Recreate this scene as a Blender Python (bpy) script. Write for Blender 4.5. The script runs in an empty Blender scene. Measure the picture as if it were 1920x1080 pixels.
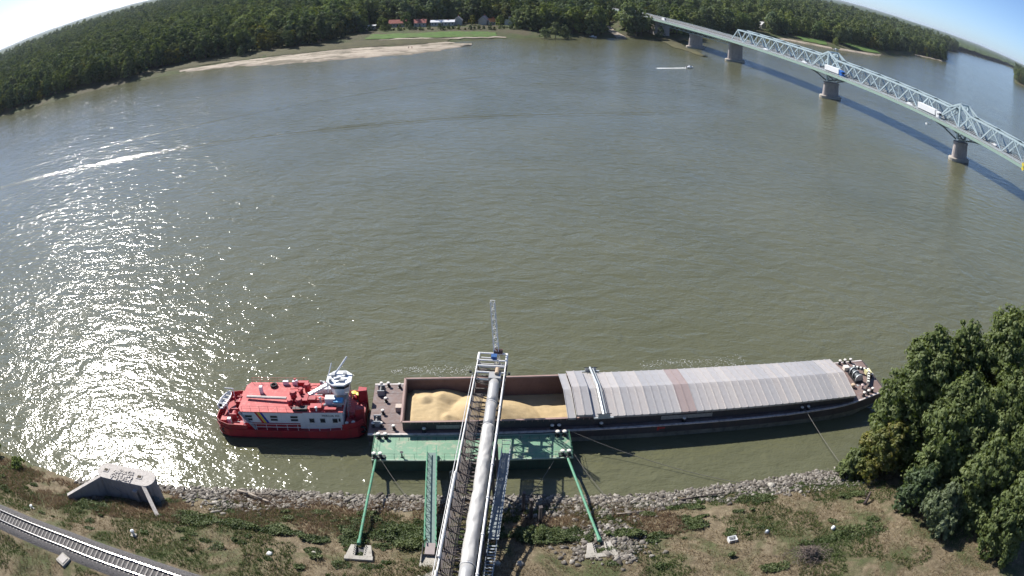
import bpy, bmesh, math, random
import numpy as np
from mathutils import Vector, Matrix, noise as mnoise
R = math.radians
random.seed(7)
rng = np.random.default_rng(11)
SC = bpy.context.scene
COL = SC.collection

# ---------------------------------------------------------------- camera (wide fisheye webcam on the silo)
CAM_H = 59.46
PITCH, ROLL = 0.469357544, 0.0180290421
f = Vector((0, math.cos(PITCH), -math.sin(PITCH)))
r0 = Vector((1, 0, 0)); u0 = Vector((0, math.sin(PITCH), math.cos(PITCH)))
cr, sr = math.cos(ROLL), math.sin(ROLL)
rv = cr * r0 + sr * u0; uv = -sr * r0 + cr * u0
cam = bpy.data.cameras.new('camera'); camo = bpy.data.objects.new('camera', cam); COL.objects.link(camo)
M = Matrix(((rv.x, uv.x, -f.x, 0), (rv.y, uv.y, -f.y, 0), (rv.z, uv.z, -f.z, CAM_H), (0, 0, 0, 1)))
camo.matrix_world = M
cam.type = 'PANO'; cam.sensor_width = 36.0; cam.sensor_fit = 'HORIZONTAL'
cam.clip_start = 0.5; cam.clip_end = 60000
KP = (0.0, 0.74297063, 0.05409872, -0.12274721, 0.15449705)
s_ = 960 / 18.0 / 1000
tgt = cam.cycles if hasattr(cam, 'cycles') and hasattr(cam.cycles, 'fisheye_polynomial_k1') else cam
tgt.panorama_type = 'FISHEYE_LENS_POLYNOMIAL'
tgt.fisheye_fov = R(180)
for i_, k_ in enumerate(KP):
    setattr(tgt, 'fisheye_polynomial_k%d' % i_, -k_ * s_ ** i_)
SC.camera = camo

# ---------------------------------------------------------------- sky, sun, exposure
SUN_AZ, SUN_EL = R(-43), R(41)          # azimuth from the viewing direction, negative = left
w = bpy.data.worlds.new('World'); SC.world = w; w.use_nodes = True
nt = w.node_tree; nt.nodes.clear()
wo = nt.nodes.new('ShaderNodeOutputWorld'); bg = nt.nodes.new('ShaderNodeBackground')
sky = nt.nodes.new('ShaderNodeTexSky'); sky.sky_type = 'NISHITA'; sky.sun_disc = False
sky.sun_elevation = SUN_EL; sky.sun_rotation = SUN_AZ
sky.altitude = 100; sky.air_density = 0.5; sky.dust_density = 0.4; sky.ozone_density = 5.0
bg.inputs[1].default_value = 0.108
nt.links.new(sky.outputs[0], bg.inputs[0]); nt.links.new(bg.outputs[0], wo.inputs[0])
sun = bpy.data.lights.new('sun', 'SUN'); suno = bpy.data.objects.new('sun', sun); COL.objects.link(suno)
sun.energy = 5.0; sun.angle = R(0.53); sun.color = (1.0, 0.965, 0.90)
sd = Vector((math.sin(SUN_AZ) * math.cos(SUN_EL), math.cos(SUN_AZ) * math.cos(SUN_EL), math.sin(SUN_EL)))
suno.rotation_euler = (-sd).to_track_quat('-Z', 'Y').to_euler(); suno.location = sd * 200
SC.view_settings.view_transform = 'Standard'; SC.view_settings.look = 'None'
SC.view_settings.exposure = 0.64; SC.view_settings.gamma = 1.0; SC.view_settings.use_curve_mapping = False
SC.render.engine = 'CYCLES'
cy = SC.cycles
cy.use_denoising = True
cy.max_bounces = 6; cy.diffuse_bounces = 2; cy.glossy_bounces = 3; cy.transmission_bounces = 3; cy.transparent_max_bounces = 6
cy.volume_bounces = 0; cy.caustics_reflective = False; cy.caustics_refractive = False
cy.use_adaptive_sampling = True; cy.adaptive_threshold = 0.02

# ---------------------------------------------------------------- helpers
class NB:                                        # small node-tree builder
    def __init__(s, name):
        s.m = bpy.data.materials.new(name); s.m.use_nodes = True; s.t = s.m.node_tree
        s.t.nodes.clear()
        s.out = s.t.nodes.new('ShaderNodeOutputMaterial')
    def n(s, typ, **kw):
        nd = s.t.nodes.new(typ)
        for k, v in kw.items():
            if k.startswith('i_'):
                key = k[2:]
                key = int(key) if key.isdigit() else key.replace('_', ' ')
                nd.inputs[key].default_value = v
            else: setattr(nd, k, v)
        return nd
    def l(s, a, b): s.t.links.new(a, b)
    def noise(s, scale, detail=4, rough=.55, vec=None, dist=0):
        nd = s.n('ShaderNodeTexNoise'); nd.inputs['Scale'].default_value = scale
        nd.inputs['Detail'].default_value = detail; nd.inputs['Roughness'].default_value = rough
        nd.inputs['Distortion'].default_value = dist
        if vec is not None: s.l(vec, nd.inputs['Vector'])
        return nd.outputs['Fac']
    def ramp(s, fac, stops):
        nd = s.n('ShaderNodeValToRGB'); el = nd.color_ramp.elements
        while len(el) < len(stops): el.new(.5)
        for e, (p, c) in zip(el, stops):
            e.position = p; e.color = (c[0], c[1], c[2], 1) if not isinstance(c, (int, float)) else (c, c, c, 1)
        s.l(fac, nd.inputs[0]); return nd.outputs[0]
    def mix(s, fac, a, b, mode='MIX'):
        nd = s.n('ShaderNodeMixRGB', blend_type=mode)
        for sock, v in ((nd.inputs[0], fac), (nd.inputs[1], a), (nd.inputs[2], b)):
            if isinstance(v, (int, float)): sock.default_value = v
            elif isinstance(v, tuple): sock.default_value = (v[0], v[1], v[2], 1)
            else: s.l(v, sock)
        return nd.outputs[0]
    def math(s, op, a, b=0.0):
        nd = s.n('ShaderNodeMath', operation=op)
        for sock, v in ((nd.inputs[0], a), (nd.inputs[1], b)):
            if isinstance(v, (int, float)): sock.default_value = v
            else: s.l(v, sock)
        return nd.outputs[0]
    def pos(s): return s.n('ShaderNodeNewGeometry').outputs['Position']
    def objc(s): return s.n('ShaderNodeTexCoord').outputs['Object']
    def bump(s, h, dist=.02, strength=1.0, normal=None):
        nd = s.n('ShaderNodeBump'); nd.inputs['Strength'].default_value = strength
        nd.inputs['Distance'].default_value = dist; s.l(h, nd.inputs['Height'])
        if normal is not None: s.l(normal, nd.inputs['Normal'])
        return nd.outputs[0]
    def principled(s, col=None, rough=.6, metal=0.0, spec=.5, normal=None):
        p = s.n('ShaderNodeBsdfPrincipled')
        if col is not None:
            if isinstance(col, tuple): p.inputs['Base Color'].default_value = (*col, 1)
            else: s.l(col, p.inputs['Base Color'])
        if isinstance(rough, (int, float)): p.inputs['Roughness'].default_value = rough
        else: s.l(rough, p.inputs['Roughness'])
        p.inputs['Metallic'].default_value = metal
        p.inputs['Specular IOR Level'].default_value = spec
        if normal is not None: s.l(normal, p.inputs['Normal'])
        s.l(p.outputs[0], s.out.inputs[0]); return p

MATS = {}
def paint(name, col, rough=.5, metal=0.0, var=.25, scale=1.5, stain=None, stain_amt=.35, bump=0.0, tint=False, streak=False):
    """weathered paint / steel / concrete: base colour broken by two noises and optional stains"""
    if name in MATS: return MATS[name]
    b = NB(name); co = b.objc()
    n1 = b.noise(scale, 5, .6, co); n2 = b.noise(scale * 9, 4, .6, co)
    d = tuple(max(0, c * (1 - var)) for c in col); e = tuple(min(1, c * (1 + var * .6)) for c in col)
    c1 = b.ramp(n1, ((.3, d), (.7, e)))
    c2 = b.mix(.35, c1, b.ramp(n2, ((.3, d), (.7, e))))
    if stain is not None:
        mp = b.n('ShaderNodeMapping'); b.l(co, mp.inputs[0]); mp.inputs['Scale'].default_value = (1, 1, .18) if streak else (1, 1, 1)
        n3 = b.noise(scale * 2.3, 6, .7, mp.outputs[0])
        f_ = b.ramp(n3, ((.5, 0.0), (.68, stain_amt)))
        c2 = b.mix(f_, c2, stain)
    if tint:
        oi = b.n('ShaderNodeObjectInfo')
        v_ = b.ramp(oi.outputs['Random'], ((0, (.84, .85, .87)), (.35, (.96, .96, .97)), (.7, (1.04, 1.0, .97)), (1, (1.12, 1.09, 1.05))))
        c2 = b.mix(1.0, c2, v_, 'MULTIPLY')
    nrm = b.bump(n2, bump) if bump else None
    b.principled(c2, rough, metal, normal=nrm)
    MATS[name] = b.m; return b.m

def flat(name, col, rough=.5, metal=0.0):
    return paint(name, col, rough, metal, var=.12)

class MB:
    def __init__(s): s.v = []; s.f = []
    def add(s, vs, fs):
        o = len(s.v); s.v += [tuple(x) for x in vs]; s.f += [tuple(i + o for i in q) for q in fs]; return s
    def box(s, x0, x1, y0, y1, z0, z1):
        s.add([(x0,y0,z0),(x1,y0,z0),(x1,y1,z0),(x0,y1,z0),(x0,y0,z1),(x1,y0,z1),(x1,y1,z1),(x0,y1,z1)],
              [(0,3,2,1),(4,5,6,7),(0,1,5,4),(1,2,6,5),(2,3,7,6),(3,0,4,7)]); return s
    def cbox(s, c, d, rz=0.0, bev=0.0):
        ca, sa = math.cos(rz), math.sin(rz); hx, hy, hz = d[0]/2, d[1]/2, d[2]/2
        P = [(-hx,-hy,-hz),(hx,-hy,-hz),(hx,hy,-hz),(-hx,hy,-hz),(-hx,-hy,hz),(hx,-hy,hz),(hx,hy,hz),(-hx,hy,hz)]
        s.add([(c[0]+ca*x-sa*y, c[1]+sa*x+ca*y, c[2]+z) for x,y,z in P],
              [(0,3,2,1),(4,5,6,7),(0,1,5,4),(1,2,6,5),(2,3,7,6),(3,0,4,7)]); return s
    def bar(s, p, q, w_, h_=None, up=(0,0,1)):
        h_ = h_ or w_; p = Vector(p); q = Vector(q); d = (q-p).normalized(); up = Vector(up)
        if abs(d.dot(up)) > .98: up = Vector((0,1,0))
        a = d.cross(up).normalized()*w_/2; b = a.cross(d).normalized()*h_/2
        s.add([p-a-b,p+a-b,p+a+b,p-a+b,q-a-b,q+a-b,q+a+b,q-a+b],
              [(0,3,2,1),(4,5,6,7),(0,1,5,4),(1,2,6,5),(2,3,7,6),(3,0,4,7)]); return s
    def tube(s, p, q, r, n=8, r2=None, cap=True):
        r2 = r if r2 is None else r2; p = Vector(p); q = Vector(q); d = (q-p).normalized()
        up = Vector((0,0,1)) if abs(d.z) < .95 else Vector((0,1,0))
        a = d.cross(up).normalized(); b = a.cross(d)
        vs = []
        for i in range(n):
            t = 2*math.pi*i/n; e = a*math.cos(t)+b*math.sin(t); vs += [p+e*r, q+e*r2]
        fs = [(2*i, 2*((i+1)%n), 2*((i+1)%n)+1, 2*i+1) for i in range(n)]
        if cap: fs += [tuple(2*i for i in range(n))[::-1], tuple(2*i+1 for i in range(n))]
        s.add(vs, fs); return s
    def path(s, pts, r, n=6):
        for a, b in zip(pts[:-1], pts[1:]): s.tube(a, b, r, n)
        return s
    def lathe(s, c, prof, n=12):
        vs = []; fs = []
        for r, z in prof:
            for i in range(n):
                t = 2*math.pi*i/n; vs.append((c[0]+r*math.cos(t), c[1]+r*math.sin(t), c[2]+z))
        for k in range(len(prof)-1):
            for i in range(n):
                j = (i+1)%n; fs.append((k*n+i, k*n+j, (k+1)*n+j, (k+1)*n+i))
        fs.append(tuple(range(n))[::-1]); fs.append(tuple((len(prof)-1)*n+i for i in range(n)))
        s.add(vs, fs); return s
    def prism(s, poly, z0, z1):
        n = len(poly); z0s = z0 if hasattr(z0, '__len__') else [z0]*n; z1s = z1 if hasattr(z1, '__len__') else [z1]*n
        s.add([(x,y,z) for (x,y),z in zip(poly,z0s)]+[(x,y,z) for (x,y),z in zip(poly,z1s)],
              [tuple(range(n))[::-1], tuple(range(n,2*n))]+[(i,(i+1)%n,(i+1)%n+n,i+n) for i in range(n)]); return s
    def rings(s, rs, closed_ends=True):
        """loft through equal-length rings of points"""
        n = len(rs[0]); vs = [p for r_ in rs for p in r_]; fs = []
        for k in range(len(rs)-1):
            for i in range(n):
                j = (i+1)%n; fs.append((k*n+i,k*n+j,(k+1)*n+j,(k+1)*n+i))
        if closed_ends: fs += [tuple(range(n))[::-1], tuple((len(rs)-1)*n+i for i in range(n))]
        s.add(vs, fs); return s
    def mesh(s, name, mat, smooth=False):
        me = bpy.data.meshes.new(name); me.from_pydata([tuple(v) for v in s.v], [], s.f)
        bm = bmesh.new(); bm.from_mesh(me); bmesh.ops.recalc_face_normals(bm, faces=bm.faces); bm.to_mesh(me); bm.free()
        if smooth: me.polygons.foreach_set('use_smooth', [True]*len(me.polygons))
        if mat: me.materials.append(mat)
        return me
    def islands(s):
        par = list(range(len(s.v)))
        def find(a):
            while par[a] != a: par[a] = par[par[a]]; a = par[a]
            return a
        for f_ in s.f:
            r0_ = find(f_[0])
            for i in f_[1:]:
                r1_ = find(i)
                if r1_ != r0_: par[r1_] = r0_
        g = {}
        for f_ in s.f: g.setdefault(find(f_[0]), []).append(f_)
        out = []
        for fs in g.values():
            ids = sorted({i for f_ in fs for i in f_}); mp = {a: k for k, a in enumerate(ids)}
            m = MB(); m.v = [s.v[i] for i in ids]; m.f = [tuple(mp[i] for i in f_) for f_ in fs]; out.append(m)
        return out
    def build(s, name, mat, parent=None, loc=None, rz=0.0, smooth=False, bevel=0.0):
        if parent is not None:                    # separate pieces become separate parts; many tiny ones stay one part of kind stuff
            isl = s.islands()
            if 1 < len(isl) <= 16:
                os_ = [link(name, m.mesh(name, mat, smooth), parent, loc, rz, bevel) for m in isl]; return os_[0]
            o = link(name, s.mesh(name, mat, smooth), parent, loc, rz, bevel)
            if len(isl) > 16: o['kind'] = 'stuff'
            return o
        return link(name, s.mesh(name, mat, smooth), parent, loc, rz, bevel)

def link(name, me, parent=None, loc=None, rz=0.0, bevel=0.0):
    o = bpy.data.objects.new(name, me); COL.objects.link(o)
    if parent is not None: o.parent = parent
    if loc is not None: o.location = loc
    if rz: o.rotation_euler.z = rz
    if bevel:
        m = o.modifiers.new('bevel', 'BEVEL'); m.width = bevel; m.segments = 2; m.limit_method = 'ANGLE'
    return o
def tag(o, label=None, cat=None, group=None, kind=None):
    if label: o['label'] = label
    if cat: o['category'] = cat
    if group: o['group'] = group
    if kind: o['kind'] = kind
    return o
def thing(name, label, cat, loc=(0,0,0), rz=0.0, group=None):
    o = bpy.data.objects.new(name, None); o.empty_display_size = .3; COL.objects.link(o)
    o.location = loc; o.rotation_euler.z = rz
    return tag(o, label, cat, group)
def copy_tree(o, parent=None):
    c = o.copy(); COL.objects.link(c); c.parent = parent
    for ch in list(o.children): copy_tree(ch, c)
    return c
def np_mesh(name, verts, faces, mat, attr=None, smooth=False):
    """verts (N,3), faces (M,k) -> mesh; attr: dict name -> per-face float"""
    me = bpy.data.meshes.new(name); verts = np.asarray(verts, np.float32); faces = np.asarray(faces, np.int32)
    k = faces.shape[1]; me.vertices.add(len(verts)); me.vertices.foreach_set('co', verts.ravel())
    me.loops.add(faces.size); me.loops.foreach_set('vertex_index', faces.ravel())
    me.polygons.add(len(faces)); me.polygons.foreach_set('loop_start', np.arange(0, faces.size, k, dtype=np.int32))
    if smooth: me.polygons.foreach_set('use_smooth', np.ones(len(faces), bool))
    me.update(calc_edges=True)
    for nm, a in (attr or {}).items():
        at = me.attributes.new(nm, 'FLOAT', 'FACE'); at.data.foreach_set('value', np.asarray(a, np.float32))
    for m_ in (mat if isinstance(mat, (list, tuple)) else [mat]):
        if m_: me.materials.append(m_)
    return me
def fbm(x, y, sc, seed=0.0, octv=4):
    return mnoise.fractal(Vector((x*sc+seed, y*sc-seed*.7, seed*.3)), 1.0, 2.0, octv)
def interp(x, xs, ys): return float(np.interp(x, xs, ys))

# ================================================================ THE SETTING
# ---- water of the river
def water_material():
    b = NB('river_water'); p = b.pos()
    mp = b.n('ShaderNodeMapping'); b.l(p, mp.inputs[0]); mp.inputs['Rotation'].default_value = (0, 0, R(28)); mp.inputs['Scale'].default_value = (.6, 1.0, 1)
    big = b.noise(.34, 1.5, .5, mp.outputs[0], .5)       # waves about 3 m
    mid = b.noise(1.7, 1.5, .45, mp.outputs[0], .5)       # wavelets about 1 m
    fine = b.noise(4.2, 1, .4, mp.outputs[0], .3)
    gust = b.ramp(b.noise(.013, 3, .55, p, 1.2), ((.30, .55), (.70, 1.15)))
    h = b.math('ADD', b.math('MULTIPLY', big, .46), b.math('ADD', b.math('MULTIPLY', mid, .125), b.math('MULTIPLY', fine, .045)))
    h = b.math('ADD', h, b.math('MULTIPLY', b.noise(.15, 1, .4, mp.outputs[0], .6), .22))      # longer swell
    h = b.math('MULTIPLY', h, gust)
    nrm = b.bump(h, WAVE_AMP, 1.0)
    col = b.ramp(b.noise(.02, 4, .6, p, .5), ((.3, (.094, .096, .053)), (.7, (.118, .118, .068))))
    pr = b.principled(col, .12, 0, .5, nrm)
    pr.inputs['IOR'].default_value = 1.333
    return b.m
WAVE_AMP = 1.0
M_WATER = water_material()
wm = MB(); S_ = 26000
wm.add([(-S_, -600, 0), (S_, -600, 0), (S_, S_, 0), (-S_, S_, 0)], [(0, 1, 2, 3)])
river = wm.build('river_water', M_WATER); tag(river, 'olive green rippled river water with sun glitter', 'water', kind='structure')

# ---- near bank: grid following the shoreline
SX = [-400,-150,-100,-81,-59,-45.6,-30,-16,.5,16,30,45.5,62,90,140,230,400]
SY = [150,66,58,56.6,55.6,58,60.3,61.1,61.9,62,63.5,64.6,69,80,98,138,190]
PD = [-30,0,8,16,24,40,400]; PZ = [-8,-.1,3.0,5.2,6.3,6.6,7.5]
TKX = [-400,-120,-64.3,-50.6,-38.5,-20,0,60,200]; TKY = [20,36.5,38.2,38.35,38.0,36.6,34.4,24,-20]   # railway centre line
def gz(x, y):
    d = interp(x, SX, SY) - y
    z = gz0(x, y, d)
    if -130 < x < 40:
        e = abs(y - interp(x, TKX, TKY)); k = max(0.0, min(1.0, (5.5 - e) / 3.2)) * interp(x, [-130, -100, -25, -10], [0, 1, 1, 0])
        z += (6.15 - z) * k
    return z
def gz0(x, y, d):
    return interp(d, PD, PZ) + (min(1, max(0, d/3))) * .28 * fbm(x, y, .22, 3.1, 3) + (.12*fbm(x, y, .8, 5.0, 2) if -1 < d < 40 else 0)
def bank_material():
    b = NB('bank_soil'); p = b.pos()
    n1 = b.noise(.16, 5, .62, p, .6); n2 = b.noise(1.4, 6, .7, p); n3 = b.noise(7.0, 4, .7, p)
    soil = b.ramp(n2, ((.30, (.105, .082, .052)), (.5, (.19, .15, .095)), (.72, (.30, .25, .165))))
    green = b.ramp(n3, ((.3, (.035, .055, .018)), (.7, (.085, .115, .04))))
    c = b.mix(b.ramp(n1, ((.46, 0.0), (.60, .85))), soil, green)
    c = b.mix(b.ramp(n3, ((.35, .55), (.6, 0.0))), c, (.07, .055, .037))
    b.principled(c, .95, 0, .2, b.bump(n3, .10)); return b.m
M_BANK = bank_material()
xs = sorted(set(list(range(-400, -95, 8)) + [x * .75 for x in range(-128, 110)] + list(range(84, 401, 8))))
ds = [-14, -8, -4, -2, -1, -.4, 0] + [i * .6 for i in range(1, 60)] + [38, 42, 48, 56, 70, 90, 130, 200, 400, 700]
V = []; F = []
for x in xs:
    y0 = interp(x, SX, SY)
    for d in ds: V.append((x, y0 - d, gz(x, y0 - d)))
nd_ = len(ds)
for i in range(len(xs) - 1):
    for j in range(nd_ - 1):
        a = i * nd_ + j; F.append((a, a + 1, a + nd_ + 1, a + nd_))
bank = link('near_bank', np_mesh('near_bank', V, F, M_BANK, smooth=True)); tag(bank, 'grassy near river bank', 'bank', kind='structure')
def ground(x, y): return gz(x, y)

# ---- far land: polar fan beyond the far shoreline (azimuth, radius)
SHORE = [(-80,700),(-60,640),(-50,610),(-45.7,587),(-42.2,548),(-38.1,526),(-32.9,503),(-28.1,484),(-22.8,478),(-18.1,471),(-14.1,472),(-9.2,476),
         (-5.6,490),(-4.1,496),(-1.2,512),(.7,519),(3.5,528),(6.5,543),(8.2,549),(9.1,556),(11.2,567),(13.0,585),(15.0,640),(16.5,690),(18.6,720),(20.4,741),(22.2,772),
         (24,772),(25.9,790),(27.8,822),(30.2,884),(32.0,1000),(32.9,1120),(33.4,1225),(34.4,1245),(36.1,1300),(36.35,1430),(36.4,2100),(37.8,2664),(40.5,3225),
         (42.8,4100),(43.5,3931),(43.65,1800),(43.8,1759),(46,1700),(55,1500),(70,1200),(80,1000)]
SA = [a for a, r in SHORE]; SR = [r for a, r in SHORE]
def shore_r(a): return interp(a, SA, SR)
RO = [-40,-4,0,5,14,30,70,200,600,1800,5000,14000,24000]
RZ = [-4,-.6,.05,.6,1.6,2.6,3.4,4,4.5,5,6,8,9]
def far_z(x, y):
    a = math.degrees(math.atan2(x, y)); r = math.hypot(x, y); return interp(r - shore_r(a), RO, RZ)
def farland_material():
    b = NB('far_land_soil'); p = b.pos()
    n1 = b.noise(.03, 5, .6, p, .8); n2 = b.noise(.35, 5, .65, p)
    c = b.mix(b.ramp(n1, ((.42, 0.0), (.58, 1.0))), b.ramp(n2, ((.3, (.055, .05, .028)), (.7, (.10, .085, .05)))), b.ramp(n2, ((.3, (.04, .055, .02)), (.7, (.075, .09, .03)))))
    b.principled(c, .95, 0, .2, b.bump(n2, .3)); return b.m
M_FAR = farland_material()
az = sorted(set([-80 + i * .5 for i in range(321)] + SA))
V = []; F = []
for a in az:
    rs = shore_r(a); wob = 3.0 * fbm(a * 3, 0, .5, 2.0, 3) + 1.2*fbm(a*14, 1, .5, 4.0, 2)
    for o_, z_ in zip(RO, RZ):
        rr = rs + o_ + (wob if o_ < 40 else 0); V.append((rr * math.sin(R(a)), rr * math.cos(R(a)), z_))
k_ = len(RO)
for i in range(len(az) - 1):
    for j in range(k_ - 1):
        q = i * k_ + j; F.append((q, q + k_, q + k_ + 1, q + 1))
far = link('far_bank_land', np_mesh('far_bank_land', V, F, M_FAR, smooth=True)); tag(far, 'flat wooded floodplain on the far bank', 'land', kind='structure')

def strip(name, A, B, za, zb, mat, label, cat, mid=.25, rows=6, seed=1.0, amp=.25, sub=8, conform=None):
    """ground sheet between two edge polylines with gentle mounds"""
    def res(Pl, n):
        Pl = [Vector((p[0], p[1])) for p in Pl]; L = [0]
        for a, b_ in zip(Pl[:-1], Pl[1:]): L.append(L[-1] + (b_ - a).length)
        out = []
        for i in range(n):
            t = L[-1] * i / (n - 1); k = max(0, min(len(Pl) - 2, int(np.searchsorted(L, t)) - 1))
            u = (t - L[k]) / max(1e-6, L[k + 1] - L[k]); out.append(Pl[k].lerp(Pl[k + 1], u))
        return out
    n = sub * (len(A) - 1) + 1; a_ = res(A, n); b_ = res(B, n); V = []; F = []
    for i in range(n):
        for j in range(rows):
            t = j / (rows - 1); p = a_[i].lerp(b_[i], t)
            e = math.sin(math.pi * t) * (mid + amp * fbm(p.x, p.y, .09, seed, 4))
            ja = 2.0 if 'beach' in name or 'meadow' in name else 1.0; jx = 1.6*ja*fbm(p.x, p.y, .12, seed+2, 4); jy = 2.2*ja*fbm(p.x, p.y, .12, seed+5, 4)
            zz = za + (zb - za) * t + e if conform is None else far_z(p.x + jx, p.y + jy) + conform + .1*t
            V.append((p.x + jx, p.y + jy, zz))
    for i in range(n - 1):
        for j in range(rows - 1):
            q = i * rows + j; F.append((q, q + 1, q + rows + 1, q + rows))
    o = link(name, np_mesh(name, V, F, mat, smooth=True)); return tag(o, label, cat, kind='structure')
def sand_mat():
    b = NB('beach_sand'); p = b.pos(); mp = b.n('ShaderNodeMapping'); b.l(p, mp.inputs[0]); mp.inputs['Scale'].default_value = (.35, 1, 1)
    n = b.noise(.25, 6, .65, mp.outputs[0], .6); n2 = b.noise(1.5, 4, .6, p)
    c = b.ramp(n, ((.32, (.17, .14, .11)), (.45, (.36, .30, .235)), (.7, (.50, .43, .34))))
    c = b.mix(.25, c, b.ramp(n2, ((.3, (.16, .13, .10)), (.7, (.5, .44, .36)))))
    sz = b.n('ShaderNodeSeparateXYZ'); b.l(p, sz.inputs[0])
    wet = b.ramp(b.math('ADD', sz.outputs[2], b.math('MULTIPLY', n, .5)), ((.30, .75), (.62, 0.0)))      # damp margin by the water
    c = b.mix(wet, c, (.15, .12, .09))
    c = b.mix(b.ramp(b.noise(.11, 5, .7, mp.outputs[0], 1.0), ((.50, 0.0), (.60, .85))), c, (.12, .105, .07))
    b.principled(c, .9, 0, .2, b.bump(n, .3)); return b.m
def lawn_mat(name, d, l_):
    b = NB(name); p = b.pos(); n = b.noise(.25, 5, .65, p, .4)
    c = b.ramp(n, ((.3, d), (.7, l_))); n2 = b.noise(.07, 4, .7, p, .8)
    c = b.mix(b.ramp(n2, ((.50, 0.0), (.66, .7))), c, (.10, .095, .045)); b.principled(c, .95, 0, .2); return b.m
M_SAND = sand_mat()
M_LAWN = lawn_mat('meadow_grass', (.05, .105, .02), (.10, .17, .038)); M_MUD = lawn_mat('shore_weeds', (.06, .058, .03), (.105, .095, .05))
strip('beach', [(-226,428),(-178,423),(-144,411),(-107,414),(-86,418),(-62,427),(-49,440),(-33,468)],
      [(-229,438),(-187,447),(-148,453),(-117,463),(-97,467),(-76,467),(-48,485),(-30,474)], -.15, .75, M_SAND, 'pale sand bar lying along the far shore', 'beach', .5, 9, 2.0, .45, 12)
strip('shore_meadow', [(-107,497),(-79,499),(-45,503),(-14,514)], [(-110,522),(-74,526),(-45,535),(-14,534)], 2.9, 3.6, M_LAWN, 'bright green mown meadow in front of the riverside cottages', 'meadow', .1, 5, 3.0, .1, 8, .35)
strip('meadow_path', [(-95,491),(-52,497),(-10,513)], [(-95,493),(-52,499.5),(-10,516)], 2.6, 2.7, M_SAND, 'sandy track below the meadow', 'path', .05, 3, 4.0, .03, 8, .45)
strip('weedy_shore', [(-440,435),(-330,432),(-230,440),(-150,455),(-100,468),(-48,487)], [(-436,446),(-330,447),(-235,457),(-150,476),(-100,492),(-45,500)], .9, 2.9, M_MUD, 'dull olive weeds between sand bar and trees', 'weeds', .1, 5, 6.0, .3, 8, .22)
strip('landing_path', [(71,606),(73,571),(78,533)], [(78,606),(80,573),(87,535)], 3.6, .5, M_SAND, 'sandy boat ramp between riverside trees', 'path', .35, 4, 5.0, .05, 8, .5)
strip('spit', [(109,570),(113,537),(116,506),(121,492),(127,470)], [(128,570),(127,540),(126,510),(129,494),(131,471)], .2, .3, M_MUD, 'low weedy stone spit running out to the bridge pier', 'spit', .9, 5, 7.0, .4)
strip('spit_sandbar', [(640,968),(700,1005),(768,1042)], [(650,985),(705,1022),(772,1052)], .1, .1, M_SAND, 'thin sandy spit beyond the bridge', 'spit', .8, 4, 8.0, .2)
strip('far_beach', [(352,705),(395,722),(436,748)], [(362,722),(405,738),(446,765)], .0, 1.2, M_SAND, 'pale beach on the bend beyond the bridge', 'beach', .3, 5, 9.0, .2)
strip('far_beach', [(270,705),(300,700),(340,700)], [(272,716),(302,714),(344,712)], .0, 1.0, M_SAND, 'narrow sandy shore seen through the bridge truss', 'beach', .3, 5, 9.5, .2)
strip('shore_meadow', [(310,718),(345,722)], [(318,765),(358,760)], 2.2, 3.4, M_LAWN, 'green clearing under the trees beyond the bridge', 'meadow', .1, 5, 3.3, .1, 8, .5)
strip('shore_meadow', [(395,742),(450,775)], [(392,790),(470,828)], 2.0, 3.6, M_LAWN, 'green clearing behind the far beach', 'meadow', .1, 5, 3.6, .1, 8, .5)
# low blue hills on the horizon
hb = MB()
for (a0, a1, rr, hh) in ((-52, -28, 21000, 45), (20, 33, 20000, 60), (33, 48, 22000, 40)):
    ring = []; n = 40
    for i in range(n + 1):
        a = a0 + (a1 - a0) * i / n; e = math.sin(math.pi * i / n) ** .7 * hh * (1 + .35 * fbm(a, rr * .001, .6, 1.0, 3))
        ring.append((a, e))
    vs = []; fs = []
    for a, e in ring:
        for rd, ze in ((0, 4), (900, 4 + e * .8), (1700, 8 + e), (3500, 4)):
            vs.append(((rr + rd) * math.sin(R(a)), (rr + rd) * math.cos(R(a)), ze))
    for i in range(n):
        for j in range(3): q = i * 4 + j; fs.append((q, q + 4, q + 5, q + 1))
    hb.add(vs, fs)
hills = hb.build('distant_hills', lawn_mat('hill_woods', (.03, .045, .02), (.05, .07, .03)), smooth=True); tag(hills, 'low blue wooded hills on the horizon', 'hills', kind='structure')

# ================================================================ ROAD BRIDGE
BA = 0.251902785
NX, TX = Vector((math.cos(BA), math.sin(BA), 0)), Vector((-math.sin(BA), math.cos(BA), 0))
BO = 249.70; DZ = 15.6                       # near deck edge offset, deck top
bridge = thing('river_bridge', 'long pale blue steel truss road bridge on stone piers crossing the river', 'bridge', (NX * BO + TX * 303.0)[:], BA + math.pi / 2)
# local frame: x = along the bridge towards the far bank (0 at the middle pier), y = -n (near edge y = 0, far edge y = -18)
BW = 18.0
M_STEEL = paint('bridge_steel_paint', (.50, .61, .64), .45, .1, .16, .5, stain=(.28, .25, .22), stain_amt=.3)
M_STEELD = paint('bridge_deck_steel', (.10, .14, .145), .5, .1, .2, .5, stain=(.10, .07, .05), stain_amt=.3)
M_GREEN = paint('bridge_fascia_green', (.33, .45, .38), .5, .05, .15, .6)
M_STONE = paint('pier_masonry', (.42, .37, .35), .85, 0, .25, .5, stain=(.12, .10, .09), stain_amt=.5, bump=.05, streak=True)
M_ASPH = paint('asphalt', (.115, .112, .11), .85, 0, .2, .4, stain=(.06, .06, .06), stain_amt=.3)
SPAN = 108.0; P1, P2, P3, P4 = 108.0, 0.0, -108.0, -216.0
FARX = 225.0
yn, yf = -5.3, -12.7                          # near / far truss planes
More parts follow.
